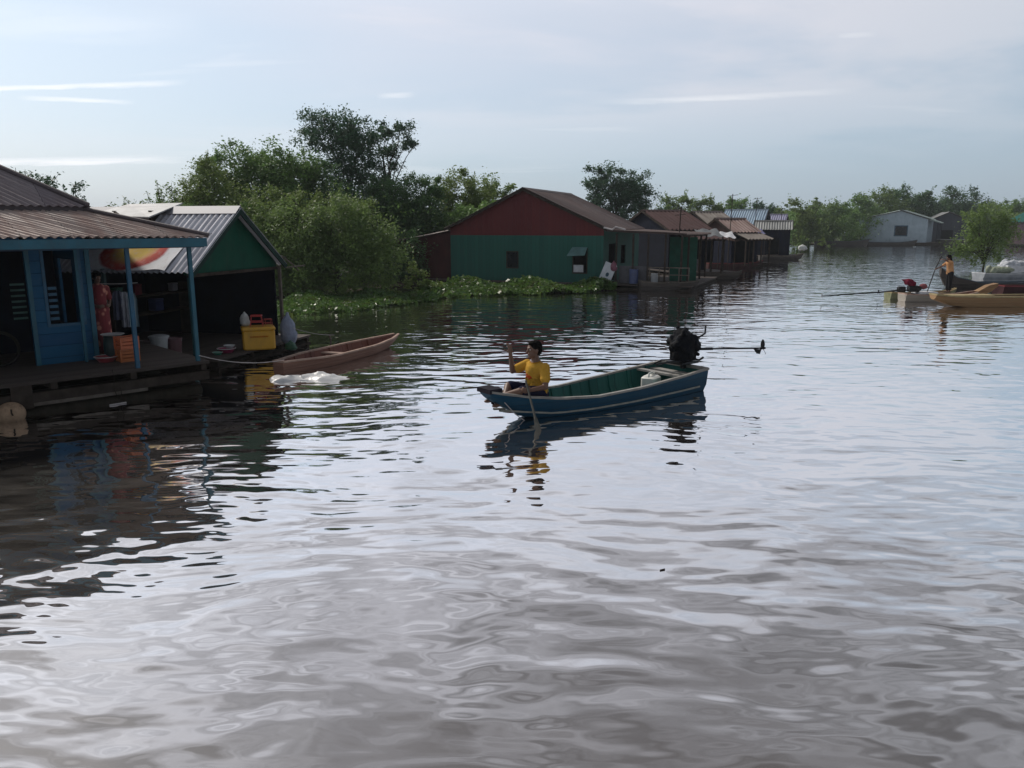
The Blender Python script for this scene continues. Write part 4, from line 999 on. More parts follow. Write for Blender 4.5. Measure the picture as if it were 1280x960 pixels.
def poler_boat():
    Y = 32.2; X0 = at(1128, Y, .4)
    GRW = planks('grey_white_planks', (.30, .28, .24), (.36, .33, .29), axis='z', size=.12, rough=.6, wear=(.15, .12, .1), wear_amt=.4)
    r = small_boat('pale narrow boat in which the tan clad woman stands, tall tan bow plank', (X0, Y, 0), R(2), 3.7, .8, .26, GRW, WOODPI, PALER, bow=.35, thw=(.3, .7), ribs=(.2, .4, .6))
    mb = MB(); mb.poly([(3.05, -.30, .42), (3.55, -.2, .66), (3.95, -.16, .74), (4.0, -.12, .64), (3.7, -.14, .40), (3.3, -.22, .20)], (0, .32, 0)); mb.build('bow_plank', TANP, r)
    mb = MB(); mb.box(.55, 1.35, -.36, .36, .30, .40, .03); mb.build('folded_sheet', plain('white_sheet', (.55,.56,.58)), r)
    w_, base = woman_boat(1187, Y, .36, R(180))
    a = Vector((at(1187, Y, 1), Y, .06))
    pr = thing('pole', 'thin dark pole in the hands of the tan clad woman', 'pole', (a.x - .86, a.y + .02, .32))
    mb = MB(); mb.tube([(-.16, 0, -.6), (.24, .0, 1.02 ), (.40, -.1, 1.55)], [.02, .02, .018], 8); mb.build('shaft', TIMBER, pr, smooth=True)
    mb = MB(); G = [[(-.20 + .05 * k, -.006, -.62), (-.17 + .05 * k, 0, -.45), (-.12 + .02 * k, .006, -.3)] for k in (0, 1)]; mb.grid(G, .01); mb.build('blade', TIMBER, pr)
    # engine with red cloth and very long shaft
    e = thing('boat_engine', 'engine under a dark red cloth with long shaft reaching left over the water', 'boat engine', (X0 + .30, Y - .1, .40))
    STL = plain('dark_steel', (.02, .021, .024)); RC = plain('dark_red_cloth', (.13, .012, .03), rough=.7, var=.4, scale=8, bump=.02)
    mb = MB(); mb.box(-.12, .30, -.16, .16, .0, .26, .03); mb.tube([(.1, 0, .26), (.1, 0, .36)], .07, 10); mb.tube([(.25, -.18, .15), (.25, .18, .15)], .10, 14); mb.build('engine_block', STL, e, smooth=True)
    mb = MB(); mb.ell((-.12, 0, .40), (.20, .16, .14), noise=.12); mb.ell((.02, 0, .33), (.16, .18, .13), noise=.12); mb.poly([(-.42, 0, .50), (-.2, .06, .52), (-.1, 0, .36), (-.22, -.06, .34)], (0, .08, 0)); remeshed('red_cloth', mb, RC, e, .02, 1)
    mb = MB(); mb.ell((.50, 0, .22), (.17, .14, .12), noise=.08); remeshed('pink_bundle', mb, plain('pink_bundle', (.22, .07, .08)), e, .02, 2)
    mb = MB(); mb.tube([(.25, 0, .1), (-.35, -.02, .06), (-3.75, -.25, -.16)], [.035, .026, .022], 8); mb.build('propeller_shaft', STL, e, smooth=True)
    propeller(e, (-3.78, -.25, -.165), (-1, -.07, -.06), .12, plain('pale_metal', (.4,.42,.44)))
    mb = MB(); mb.tube([(.3, 0, .2), (.9, .05, .16), (1.5, .05, .12)], .014, 7); mb.build('tiller', STL, e, smooth=True)
    g_ = small_boat('short greenish stern of a boat lying behind the red covered engine', (X0 - .12, Y + 1.0, 0), R(3), 3.0, .7, .24, plain('grey_green_hull', (.20, .21, .13), var=.3), WOODPI, YELP, bow=.2)
    e2 = thing('boat_engine', 'small bare propeller shaft sticking out beyond the greenish boat', 'boat engine', (X0 + .1, Y + 1.0, .30))
    mb = MB(); mb.tube([(.3, 0, .12), (-.62, -.06, -.02)], .013, 8); mb.build('propeller_shaft', STL, e2, smooth=True); propeller(e2, (-.64, -.06, -.025), (-1, -.05, -.1), .11, STL)
    mb = MB(); mb.box(.2, .5, -.12, .12, .0, .24, .03); mb.build('engine_block', STL, e2)
poler_boat()
GREYP = plain('blue_grey_hull', (.07, .10, .13), var=.3, scale=2)
small_boat('dark boat with curved blue grey bow beyond the standing woman', (at(1310, 39.5), 39.8, 0), R(183), 5.6, 1.1, .26, DRKP, DRKP, GREYP, bow=.75, thw=(.3, .6), fd=.8)
small_boat('dark red and green boat reaching the right edge behind the tan one', (at(1243, 36.5), 36.3, 0), R(2), 5.5, 1.1, .30, plain('dark_red_green', (.035, .014, .016), var=.5, scale=1), DRKP, plain('dull_red_edge', (.16, .035, .04)), bow=.3, thw=(.3, .6))
small_boat('pale grey boat under the drooping tree near the right edge', (at(1222, 47), 47, 0), R(8), 5.0, 1.3, .28, plain('pale_grey_hull', (.26, .28, .30), var=.2, scale=2), GREYP, plain('white_edge', (.5,.52,.54)), bow=.3, thw=(.3, .6))
small_boat('white boat at the right edge behind the drooping tree', (at(1252, 52), 52, 0), R(-4), 5.5, 1.5, .5, plain('white_hull', (.5, .52, .55), var=.15, scale=2), GREYP, plain('white_edge', (.5,.52,.54)), bow=.3, thw=(.3, .6))
def net_heap(px, Y, s, label, c):
    r_ = random.Random(int(px)); mb = MB()
    for i in range(12): mb.ell((r_.uniform(-.6, .6) * s, r_.uniform(-.25, .25) * s, s * r_.uniform(.05, .25)), (s * r_.uniform(.16, .34), s * .2, s * r_.uniform(.12, .26)), noise=.2)
    o = remeshed('net_heap', mb, plain('net_' + str(px), c, rough=.85, var=.3, scale=6, bump=.03), None, .04 * s, 1); o.location = (at(px, Y, .6), Y, .28); tag(o, label, 'nets', 'heaps of nets in the boats')
net_heap(1246, 47.3, 1.1, 'greenish heap of nets in the pale grey boat under the tree', (.26, .29, .22))
net_heap(1268, 52.2, 1.4, 'white heap of sacks in the white boat at the right edge', (.5, .52, .55))

# boats moored along the row
small_boat('dark flat boat moored in front of the porch of the red and green house', (at(800, 37.6), 37.7, 0), R(2), 2.9, .95, .40, DRKP, DRKP, TIMBER_L, bow=.06, thw=(.4,))
small_boat('black boat with pointed bow beside the dark red roofed house', (at(858, 45.5), 46.5, 0), R(-12), 3.4, .9, .32, DRKP, DRKP, DRKP, bow=.22, thw=(.3, .6))
small_boat('brown red edged boat lying below the navy house', (at(884, 58), 58.5, 0), R(18), 5.0, 1.0, .35, plain('dull_brown_hull', (.06,.03,.03)), DRKP, plain('dull_red_edge', (.16, .035, .04)), bow=.2, thw=(.3, .6))
small_boat('dark boat moored at the tip of the row of houses', (at(950, 74), 74, 0), R(10), 4.4, 1.0, .35, DRKP, DRKP, TIMBER_L, bow=.25, thw=(.3, .6))
small_boat('grey boat moored under the pale blue house across the water', (at(1082, 134), 134, 0), R(3), 9, 1.6, .6, DRKP, DRKP, GREYP, bow=.4, thw=(.3, .6))
small_boat('white topped boat moored by the dark grey shed', (at(1172, 138), 138, 0), R(-3), 6, 1.8, 1.0, DRKP, DRKP, plain('white_edge', (.5,.52,.54)), bow=.3, thw=(.3, .6))
small_boat('long dark boat lying under the bushes left of the pale blue house', (at(1022, 132), 133, 0), R(-2), 9, 1.8, .8, DRKP, DRKP, GREYP, bow=.4, thw=(.3, .6))

# ================================================================ things on the decks
def white_float_sheet():
    """thin white plastic half afloat"""
    mb = MB(); r_ = random.Random(4); G = []
    for i in range(44):
        row = []
        for j in range(16):
            u, v = i / 43, j / 15; env = math.sin(math.pi * u) ** .4 * math.sin(math.pi * v) ** .5
            z = -.03 + env * (.10 + .04 * math.sin(u * 9 + v * 3) + .035 * abs(math.sin(u * 11 + v * 6)) - .04 * abs(math.sin(u * 7 - v * 6)) + .009 * r_.uniform(-1, 1)) * (1.3 - .6 * u)
            row.append((-.70 + 1.45 * u + .03 * math.sin(v * 9), -.24 + .5 * v + .05 * math.sin(u * 6), z))
        G.append(row)
    mb.grid(G, .01)
    m = plain('white_wet_plastic', (.62, .63, .64), rough=.35, var=.1, dirt_amt=.25, bump=.01)
    o = mb.build('plastic_sheet', m, None, smooth=True); o.location = (at(390, 15.5), 15.35, 0); o.scale = (1.12, 1.1, 1.1); o.rotation_euler = (0, 0, R(12))
    tag(o, 'crumpled white plastic sheet floating beside the red brown boat', 'plastic sheet')
white_float_sheet()

def yellow_box():
    Y = plain('yellow_plastic', (.58, .31, .02), rough=.45, var=.12, scale=3, dirt_amt=.25); 
    x, y, _ = gh(1.32, -.22)
    r = thing('cool_box', 'big yellow plastic cool box at the open corner of the shop', 'cool box', (at(323, 17.9, .5), 17.9, .22), R(22))
    mb = MB(); mb.box(-.36, .36, -.26, .26, .0, .46, .03); mb.build('box_body', Y, r, smooth=False)
    mb = MB(); mb.box(-.375, .375, -.275, .275, .445, .53, .025); mb.build('lid', Y, r)
    mb = MB(); mb.box(-.2, .2, -.285, -.262, .3, .33); mb.build('handle', plain('orange_trim', (.45,.16,.02)), r)
    return r
yb = yellow_box()
def stool(label, loc, rot, c, s=1.0):
    m = plain('plastic_%d_%d_%d' % tuple(int(q*100) for q in c), c, rough=.4, var=.1)
    r = thing('plastic_stool', label, 'stool', loc, rot, 'plastic stools')
    mb = MB(); mb.box(-.14*s, .14*s, -.14*s, .14*s, .24*s, .27*s, .012*s); mb.build('seat', m, r)
    for (i, j) in ((-1,-1),(1,-1),(1,1),(-1,1)):
        mb = MB(); mb.bar((i*.15*s, j*.15*s, 0), (i*.115*s, j*.115*s, .245*s), .035*s, .012*s); mb.build('leg', m, r)
    mb = MB(); mb.box(-.13*s, .13*s, -.137*s, -.127*s, .10*s, .125*s); mb.box(-.13*s, .13*s, .127*s, .137*s, .10*s, .125*s); mb.build('stretcher', m, r)
bx0 = Vector((at(323, 17.9, .5), 17.9, .22))
stool('red plastic stool standing on the yellow cool box', (bx0.x - .02, bx0.y, .752), R(15), (.42, .02, .02), .95)
stool('small red stool beside the taller one on top of the yellow cool box', (bx0.x + .22, bx0.y + .08, .752), R(30), (.30, .03, .02), .6)
def bag(name, label, loc, s, c, h=1.0, cat='bag', voxel=.015, seed=1, group=None):
    r_ = random.Random(seed); mb = MB()
    mb.ell((0, 0, .45 * h * s), (.42 * s, .36 * s, .48 * h * s), noise=.06); mb.ell((.05 * s, 0, .25 * h * s), (.46 * s, .4 * s, .28 * h * s), noise=.08); mb.tube([(0, 0, .8 * h * s), (.02 * s, 0, 1.05 * h * s)], [.16 * s, .07 * s], 10)
    for k in range(4): mb.ell((r_.uniform(-.3, .3) * s, r_.uniform(-.25, .25) * s, r_.uniform(.2, .7) * h * s), (.16 * s, .16 * s, .2 * s), noise=.1)
    o = remeshed(name, mb, plain('bag_%d' % seed, c, rough=.55, var=.2, scale=7, bump=.02), None, voxel, 1); o.location = loc
    tag(o, label, cat, group)
bag('plastic_bag', 'knotted pale plastic bag on the left end of the yellow cool box', (bx0.x - .29, bx0.y - .02, .752), .26, (.42, .43, .42), 1.25, seed=2)
bag('laundry_bundle', 'white and blue bundle hanging outside the corner post of the shop', (at(362, 18.9, .8), 18.7, .22), .46, (.22, .26, .36), 1.6, 'bundle', .02, seed=3)
bag('green_sack', 'dark green sack under the white and blue bundle', (at(363, 18.3, .3), 18.3, .12), .32, (.02, .09, .05), .7, 'sack', .015, seed=9)
def bucket(label, loc, s, c, lid=None, group='buckets and pots'):
    r = thing('bucket', label, 'bucket', loc, 0, group)
    m = plain('bucket_%d_%d' % (int(c[0]*100), int(c[2]*100)), c, rough=.4, var=.1)
    mb = MB(); mb.lathe([(.12*s, 0), (.15*s, .30*s), (.158*s, .30*s), (.158*s, .32*s), (.143*s, .32*s), (.115*s, .015*s)], (0,0,0), 20); mb.build('pail', m, r, smooth=True)
    if lid:
        mb = MB(); mb.lathe([(.175*s, .322*s), (.175*s, .35*s), (.10*s, .37*s), (.03*s, .375*s)], (0,0,0), 20); mb.build('lid', plain('lid_grey', lid), r, smooth=True)
    mb = MB(); mb.tube([(.155*s*math.cos(a), 0, .30*s - .12*s*math.sin(a)) for a in [math.pi*k/10 for k in range(11)]], .005*s, 6, cap=False)
    mb.build('bail', plain('pale_metal', (.4,.42,.44)), r)
bucket('grey white lidded bucket in the dark front of the shop', (at(200, 16.9, .3), 16.9, .221), 1.25, (.36, .38, .38), (.40, .42, .43))
bucket('pinkish pot right of the lidded bucket', (at(219, 17.2, .3), 17.2, .221), 1.1, (.16, .08, .09))
bucket('dull brown pail left of the lidded bucket', (at(183, 17.2, .3), 17.2, .221), .9, (.12, .08, .08))
def basin(label, loc, s, c):
    r = thing('basin', label, 'basin', loc, 0, 'basins')
    mb = MB(); mb.lathe([(.14*s, 0), (.22*s, .11*s), (.235*s, .112*s), (.21*s, .108*s), (.13*s, .012*s)], (0,0,0), 24); mb.build('bowl', plain('basin_%d_%d' % (int(c[0]*100), int(c[2]*100)), c, rough=.35, var=.08), r, smooth=True)
    mb = MB(); mb.tube([(.228*s*math.cos(a), .228*s*math.sin(a), .111*s) for a in [2*math.pi*k/24 for k in range(25)]], .008*s, 6, cap=False); mb.build('rim', plain('rim_white', (.5,.5,.5)), r)
xx, yy, _ = bh(-1.42, 1.25); basin('white rimmed red basin on the veranda boards at the feet of the woman', (xx, yy, .55), .9, (.30, .05, .06))
basin('magenta basin on the shop floor left of the yellow cool box', (at(283, 17.3, .3), 17.3, .221), .9, (.28, .03, .09))
basin('pale basin stacked in the magenta one in the shop', (at(287, 17.3, .3), 17.3, .33), .55, (.45, .46, .47))
basin('small green basin at the shop edge, left of the magenta one', (at(272, 17.0, .25), 17.0, .221), .5, (.02, .22, .14))

def crate_stack():
    xx, yy, _ = bh(-1.10, 1.05)
    OR = plain('orange_plastic', (.48, .10, .02), rough=.45, var=.12)
    for k, (dz, c, lb) in enumerate(((0, (.42, .12, .03), 'orange crate on the veranda, lower of the two by the blue post'), (.235, (.50, .13, .05), 'red orange crate on top of the orange one by the blue post'))):
        r = thing('crate', lb, 'crate', (xx, yy, .55 + dz), R(44.6 + k * 6), 'stacked crates')
        m = plain('crate_%d' % k, c, rough=.45, var=.12)
        mb = MB(); w2, d2, h = .16, .13, .23
        mb.box(-w2, w2, -d2, d2, 0, .015)
        for z in (.02, .085, .15, .205): 
            hh = .045 if z < .2 else .022
            mb.box(-w2, w2, -d2, -d2 + .012, z, z + hh); mb.box(-w2, w2, d2 - .012, d2, z, z + hh); mb.box(-w2, -w2 + .012, -d2 + .013, d2 - .013, z, z + hh); mb.box(w2 - .012, w2, -d2 + .013, d2 - .013, z, z + hh)
        mb.build('slatted_side', m, r)
        for (i, j) in ((-1,-1),(1,-1),(1,1),(-1,1)):
            mb = MB(); mb.box(i*w2 - .014 + .001*i, i*w2 + .014, j*d2 - .014, j*d2 + .014, 0, .232); mb.build('corner_post', m, r)
    xx, yy, _ = bh(-1.20, 1.48)
    r = thing('dark_bin', 'dark barrel with white tray on top between the woman and the crates', 'bin', (xx, yy, .55), 0)
    mb = MB(); mb.lathe([(.14, 0), (.17, .10), (.175, .30), (.16, .42), (.165, .43), (.165, .45)], (0,0,0), 20); mb.build('barrel', plain('black_green_plastic', (.012,.03,.03), rough=.4), r, smooth=True)
    mb = MB(); mb.lathe([(.16, .452), (.21, .475), (.205, .48), (.15, .462)], (0,0,0), 20); mb.build('tray', plain('rim_white', (.5,.5,.5)), r, smooth=True)
crate_stack()
def garment(label, p, w_, h, c, seed):
    r_ = random.Random(seed)
    r = thing('hanging_shirt', label, 'garment', p, R(20), 'clothes hanging in the shade')
    m = plain('cloth_%d' % seed, c, rough=.85, var=.15, scale=6, bump=.02); G = []
    for i in range(11):
        t = i / 10; row = []
        for j in range(9):
            u = j / 8 * 2 - 1; wd = w_ * (.32 + .22 * min(1, t * 5)) * (1 - .12 * math.sin(t * 3))
            row.append((u * wd, .03 * math.sin(u * 7 + seed) * (.4 + t) + .012 * r_.uniform(-1, 1), -h * t))
        G.append(row)
    mb = MB(); k = [[(a, b - .012, c_) for (a, b, c_) in row] for row in G]; mb.grid(G); mb.grid(k)
    mb.build('cloth', m, r, smooth=True)
    mb = MB(); mb.tube([(-w_ * .3, -.006, -.02), (0, -.006, .06), (w_ * .3, -.006, -.02)], .006, 6); mb.tube([(0, -.006, .06), (0, -.006, .12), (.02, -.006, .14)], .004, 6); mb.build('hanger', TIMBER, r)
Yh = 16.35
for k, (px, w_, h, c, lb) in enumerate(((147, .22, .62, (.10, .11, .16), 'dull lilac shirt hanging left of the pale ones'), (154, .20, .75, (.34, .35, .40), 'greyish white shirt hanging between lilac and pale blue ones'), (162, .20, .72, (.30, .40, .45), 'pale blue white shirt hanging right behind the blue post'))):
    garment(lb, (at(px, Yh, 1.6), Yh + k * .04, 1.70 - k * .03), w_, h, c, 20 + k)
def line(name, label, cat, pts, rad, m, sag=0.0):
    P = [Vector(p) for p in pts]; Q = []
    for a, b in zip(P, P[1:]):
        for i in range(8):
            t = i / 8; q = a.lerp(b, t); q.z -= sag * 4 * t * (1 - t); Q.append(q)
    Q.append(P[-1]); o = Q[0].copy(); mb = MB(); mb.tube([q - o for q in Q], rad, 6); ob = mb.build(name, m, None, smooth=True); ob.location = o
    return tag(ob, label, cat)
PALEROPE = plain('pale_rope', (.45,.42,.42))
line('clothes_line', 'thin cord for clothes under the eave of the blue house', 'line', [(at(118, 16.3, 1.85), 16.3, 1.86), (at(172, 16.6, 1.85), 16.6, 1.85)], .008, PALEROPE, .02)
line('mooring_rope', 'slack pale rope from the corner post of the blue house to the red brown boat', 'rope', [bh(-.17, .05, .66), (Xa + .1, Ya + .1, .30)], .008, PALEROPE, .10)
line('mooring_rope', 'thin line running right from the shop over dark water', 'rope', [(at(366, 18.6, .6), 18.6, .62), (at(418, 19.5, .3), 19.5, .32)], .006, PALEROPE, .05)
line('hanging_rope', 'frayed pale rope looped over the front deck edge of the blue house', 'rope', [bh(-1.72, -.02, .60), bh(-1.71, -.05, .46), bh(-1.73, -.05, .30), bh(-1.70, -.05, .14), bh(-1.66, -.05, .04), bh(-1.62, -.05, .12), bh(-1.62, -.05, .28)], .006, BAMBOO, .0)
line('mooring_stick', 'short bent stick rising from the water behind the red brown boat', 'stick', [(at(413, 19.5), 19.5, -.1), (at(414, 19.5), 19.5, .22), (at(413, 19.5), 19.4, .34)], .022, TIMBER_L)
line('floating_stick', 'pale stick afloat below the front deck of the blue house', 'stick', [(at(137, 12.9), 12.9, .012), (at(158, 13.1), 13.1, .014)], .012, PALEROPE)
# round float at the left edge
ff = thing('float_ball', 'round tan float at the deck corner, left edge of the picture', 'float', (at(15, 11.9), 11.9, .10), 0)
mb = MB(); mb.ell((0, 0, 0), (.21, .20, .19), nu=20, nv=14); mb.build('ball', plain('tan_float', (.30, .21, .14), var=.3, scale=5, dirt_amt=.5), ff, smooth=True)
mb = MB(); mb.tube([(.10, -.14, .10), (.14, -.20, .06), (.12, -.14, .0)], .012, 6); mb.build('float_loop', TIMBER, ff)
# planks lying about, dim household goods
xx, yy, _ = bh(-2.95, 2.0)
t_ = thing('bicycle_tyre', 'worn tyre leaning inside the doorway of the blue house', 'tyre', (xx, yy, .87), R(30))
mb = MB(); mb.tube([(.30*math.cos(a), 0, .30*math.sin(a)) for a in [2*math.pi*k/28 for k in range(29)]], .028, 8, cap=False); mb.build('tread', plain('grey_rubber', (.02,.02,.018)), t_, smooth=True)
for k, (x, z, s, c, lb) in enumerate(((-.9, 1.40, .22, (.03,.12,.09), 'green tin on the upper shelf of the shop'), (-.3, 1.40, .26, (.10,.02,.03), 'dark red box on the upper shelf of the shop'), (.4, .95, .3, (.03,.04,.10), 'navy box on the middle shelf of the shop'), (1.1, 1.40, .2, (.20,.20,.22), 'pale carton near the right end of the upper shop shelf'))):
    p = gh(x, 2.6, z - .0); mb = MB(); mb.box(-s * .5, s * .5, -s * .4, s * .4, 0, s, .02); mb.box(-s * .52, s * .52, -s * .42, s * .42, s * .86, s * 1.02, .01)
    o = mb.build('storage_box', plain('goods_%d' % k, c, var=.2), None); o.location = p; o.rotation_euler = (0, 0, GH_A); tag(o, lb, 'box', 'goods on the shop shelves')
# leaning white board and pink cloth by the red and green house
lb_ = thing('white_board', 'tilted white board with a dark mark leaning on the corner of the green wall', 'board', (at(753, 39.2, .8), 38.6, .35), (0, R(22), R(-15)))
mb = MB(); mb.box(-.30, .30, -.02, .02, 0, 1.0, .008); mb.build('panel', plain('pale_board2', (.50,.53,.56), var=.08), lb_)
mb = MB(); mb.ell((.02, -.025, .42), (.08, .006, .11)); mb.build('mark', plain('blue_mark', (.05,.09,.12)), lb_)
bag('cloth_bundle', 'pink dark cloth bundle hanging behind the tilted white board', (at(766, 38.8, 1), 38.5, .9), .38, (.16, .05, .08), 1.3, 'bundle', .02, seed=12)

# ================================================================ plants
def leaves(centers, size, rg, up=.3, aspect=.5, cl=None):
    """one pointed leaf per centre: 4 verts, 1 face; returns verts, per-leaf"""
    n = len(centers); d = rg.normal(size=(n, 3)); d[:, 2] = d[:, 2] * .6 - up * .3; d /= np.linalg.norm(d, axis=1)[:, None]
    r = rg.normal(size=(n, 3)); r[:, 2] *= .5; r -= (r * d).sum(1)[:, None] * d; r /= np.linalg.norm(r, axis=1)[:, None]
    s = size * rg.uniform(.6, 1.35, n)[:, None]
    a = centers - d * s * .5; c = centers + d * s * .5; b = centers - r * s * aspect * .5; e = centers + r * s * aspect * .5
    nz = np.cross(d, r); b = b + nz * s * .08; e = e + nz * s * .08
    return np.stack([a, b, c, e], 1).reshape(-1, 3)
def leaf_mesh(name, V, tint, mat, parent):
    n = len(V) // 4; me = bpy.data.meshes.new(name)
    me.vertices.add(4 * n); me.vertices.foreach_set('co', V.astype(np.float32).ravel())
    me.loops.add(4 * n); me.loops.foreach_set('vertex_index', np.arange(4 * n, dtype=np.int32))
    me.polygons.add(n); me.polygons.foreach_set('loop_start', np.arange(0, 4 * n, 4, dtype=np.int32)); me.polygons.foreach_set('loop_total', np.full(n, 4, dtype=np.int32))
    at_ = me.attributes.new('tint', 'FLOAT', 'FACE'); at_.data.foreach_set('value', tint.astype(np.float32))
    me.update(); me.validate(); me.materials.append(mat)
    o = bpy.data.objects.new(name, me); COL.objects.link(o)
    if parent: o.parent = parent
    return o
BARK = plain('bark', (.045, .036, .028), rough=.9, var=.4, scale=6, bump=.02)
LM = {
 'dark': leafmat('leaf_dark_green', (.028, .068, .030), (.10, .20, .062), .22),
 'mid': leafmat('leaf_mid_green', (.055, .11, .034), (.165, .28, .075), .28),
 'light': leafmat('leaf_yellow_green', (.070, .12, .03), (.20, .27, .075), .32),
 'olive': leafmat('leaf_olive', (.055, .10, .034), (.20, .29, .08), .28),
 'cyp': leafmat('leaf_blue_green', (.022, .058, .036), (.085, .17, .085), .2),
 'hya': leafmat('leaf_hyacinth', (.03, .075, .02), (.10, .18, .04), .3, .4)}
def tree(name, label, u, Y, lobes, kind, leaf=.16, lai=5.0, cat='tree', group='trees and bushes on the bank', trunk_h=None, twigs=0, seed=1, clump=.5, droop=0.0, trunk_r=.12, fill=.5, ground=0.0, fringe=.10):
    """lobes: (photo column, photo row, half width px, half height px, depth shift m) read off the photograph and set at distance Y"""
    rg = np.random.default_rng(seed); X0 = at(u, Y, 2); r = thing(name, label, cat, (X0, Y, ground), 0, group)
    pp = R(11.47)
    def zof(v, YY):                                  # height of the point seen at row v
        q = (480 - v) / 961; return 3 + YY * (q * math.cos(pp) - math.sin(pp)) / (math.cos(pp) + q * math.sin(pp))
    C = []; T = []; tips = []
    for (lu, lv, hw, hh, dy) in lobes:
        YY = Y + dy; cx = at(lu, YY, 3) - X0; cz = zof(lv, YY) - ground; rx = hw / 961 * YY; rz = hh / 961 * YY; ry = (rx + rz) * .5 * .85
        tips.append((cx, dy, cz, rx, rz))
        area = math.pi * rx * rz; nl = int(area * lai / (leaf * leaf * .5 * .6)); nc = max(8, int(nl / 110))
        d = rg.normal(size=(nc, 3)); d /= np.linalg.norm(d, axis=1)[:, None]
        rad = np.where(rg.random(nc) < fill, rg.uniform(.78, 1.02, nc), rg.uniform(.2, .85, nc))
        cc = d * rad[:, None] * np.array([rx, ry, rz]) * (1 + .12 * np.sin(d[:, 0:1] * 5 + seed) + .10 * np.sin(d[:, 2:3] * 7 + seed * 2)) + np.array([cx, dy, cz])
        cs = clump * min(rx, rz) * rg.uniform(.18, .50, nc)
        k = rg.integers(0, nc, nl); off = rg.normal(size=(nl, 3)) * cs[k][:, None] * np.array([1, 1, .75])
        p = cc[k] + off
        if droop: p[:, 2] -= np.abs(rg.normal(size=nl)) * droop
        C.append(p); ct = rg.random(nc); T.append(ct[k] ** 1.5 * .65 + rg.random(nl) * .12 + .23 * np.clip(.5 + off[:, 2] / (cs[k] + 1e-6) * .5, 0, 1))  # leaves high in each clump tinted lighter, light from above put into the colour
        # stray sprays past the outline
        ns = int(nl * fringe * .6); kk = rg.integers(0, nc, ns // 12 + 1)
        base = cc[kk]; dirs = d[kk] + np.array([0, 0, .6]); dirs /= np.linalg.norm(dirs, axis=1)[:, None]
        for b_, dd in zip(base, dirs):
            ln = leaf * rg.uniform(1.5, 4); tt = rg.random((12, 1)); C.append(b_ + dd * tt * ln + rg.normal(size=(12, 3)) * leaf * .35); T.append(rg.random(12) * .6 + .4)
    C = np.concatenate(C); T = np.concatenate(T); ok = C[:, 2] > .05 - ground; C = C[ok]; T = T[ok]
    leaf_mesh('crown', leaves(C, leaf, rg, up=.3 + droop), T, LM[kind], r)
    rr_ = random.Random(seed); mb = MB(); top = max(t[2] for t in tips); mx_ = sum(t[0] for t in tips) / len(tips)
    th = trunk_h or top * .45
    mb.tube([(0, 0, -.4 - ground * 0), (rr_.uniform(-.1, .1), 0, th * .5), (rr_.uniform(-.2, .2), 0, th)], [trunk_r, trunk_r * .8, trunk_r * .62], 9)
    for (cx, dy, cz, rx, rz) in tips:
        for s_ in range(2 + twigs):
            a = Vector((rr_.uniform(-.1, .1), 0, th * rr_.uniform(.55, .98))); e = Vector((cx + rr_.uniform(-.7, .7) * rx, dy + rr_.uniform(-.3, .3) * rx, cz + rr_.uniform(-.3, .75) * rz))
            m1 = a.lerp(e, .35) + Vector((rr_.uniform(-.2, .2), 0, .15 * (e - a).length)); m2 = a.lerp(e, .7) + Vector((rr_.uniform(-.2, .2), 0, .1 * (e - a).length))
            mb.tube([a, m1, m2, e], [trunk_r * .5, trunk_r * .33, trunk_r * .2, trunk_r * .06], 7)
    mb.build('trunk', BARK, r, smooth=True, merge=False)
    return r
# the land strip the bushes stand on
def bank(name, label, pts, h, mat):
    mb = MB(); n = len(pts); top = [(x, y, h * (.6 + .4 * random.random())) for x, y in pts]; bot = [(x, y, -.3) for x, y in pts]
    mb.add(top + bot, [tuple(range(n))] + [(i, i + n, (i+1) % n + n, (i+1) % n) for i in range(n)]); tag(mb.build(name, mat), label, kind='structure')
SOIL = plain('river_soil', (.035, .030, .018), var=.4, scale=1)
bank('river_bank', 'low muddy bank under the bushes', [(-60, 36), (-22, 34), (-11.5, 33.5), (-7.5, 36), (-5.5, 41), (-4, 47), (2, 54), (9, 62), (16, 76), (24, 95), (32, 120), (30, 160), (-120, 170), (-120, 60)], .12, SOIL)
bank('far_bank', 'far bank under the bushes and houses', [(38, 150), (60, 142), (80, 152), (105, 150), (160, 140), (300, 150), (420, 260), (-50, 320), (-20, 170)], .25, SOIL)

tree('tree', 'tallest tree with a round dark crown rising above the bushes', 440, 50, [(425, 172, 42, 30, 0), (405, 165, 24, 22, .5), (452, 178, 30, 32, -.5), (440, 205, 30, 28, 0), (448, 240, 34, 32, 0)], 'cyp', .17, 4.2, seed=11, clump=.6, trunk_h=6, fill=.6)
tree('tree', 'thin tree with a loose see-through crown right beside the tallest one', 487, 51, [(499, 165, 21, 16, 0), (484, 195, 18, 18, 0), (516, 182, 12, 10, 0), (488, 228, 26, 22, 0), (478, 160, 8, 10, 0)], 'cyp', .17, 4.2, seed=12, clump=.7, trunk_h=6.5, fringe=.2)
tree('tree', 'broad dome shaped green tree behind the zinc roof', 330, 44, [(318, 212, 50, 34, 0), (350, 222, 50, 34, 1), (285, 235, 40, 34, 0), (380, 230, 36, 30, 1), (330, 260, 80, 34, 0)], 'mid', .16, 5, seed=13, fill=.6)
tree('tree', 'dark tree with drooping leaves between the dome shaped and the tallest tree', 395, 46, [(395, 225, 36, 26, 0), (420, 262, 40, 30, 0), (380, 262, 44, 30, 0)], 'dark', .16, 5, seed=14, droop=.1)
tree('bush', 'feathery yellow green bush at the left end of the thicket', 260, 41, [(255, 240, 30, 38, 0), (240, 262, 30, 32, 0), (285, 262, 38, 32, 0), (262, 215, 18, 20, 0)], 'light', .14, 3.2, cat='bush', seed=15, fringe=.3, clump=.8)
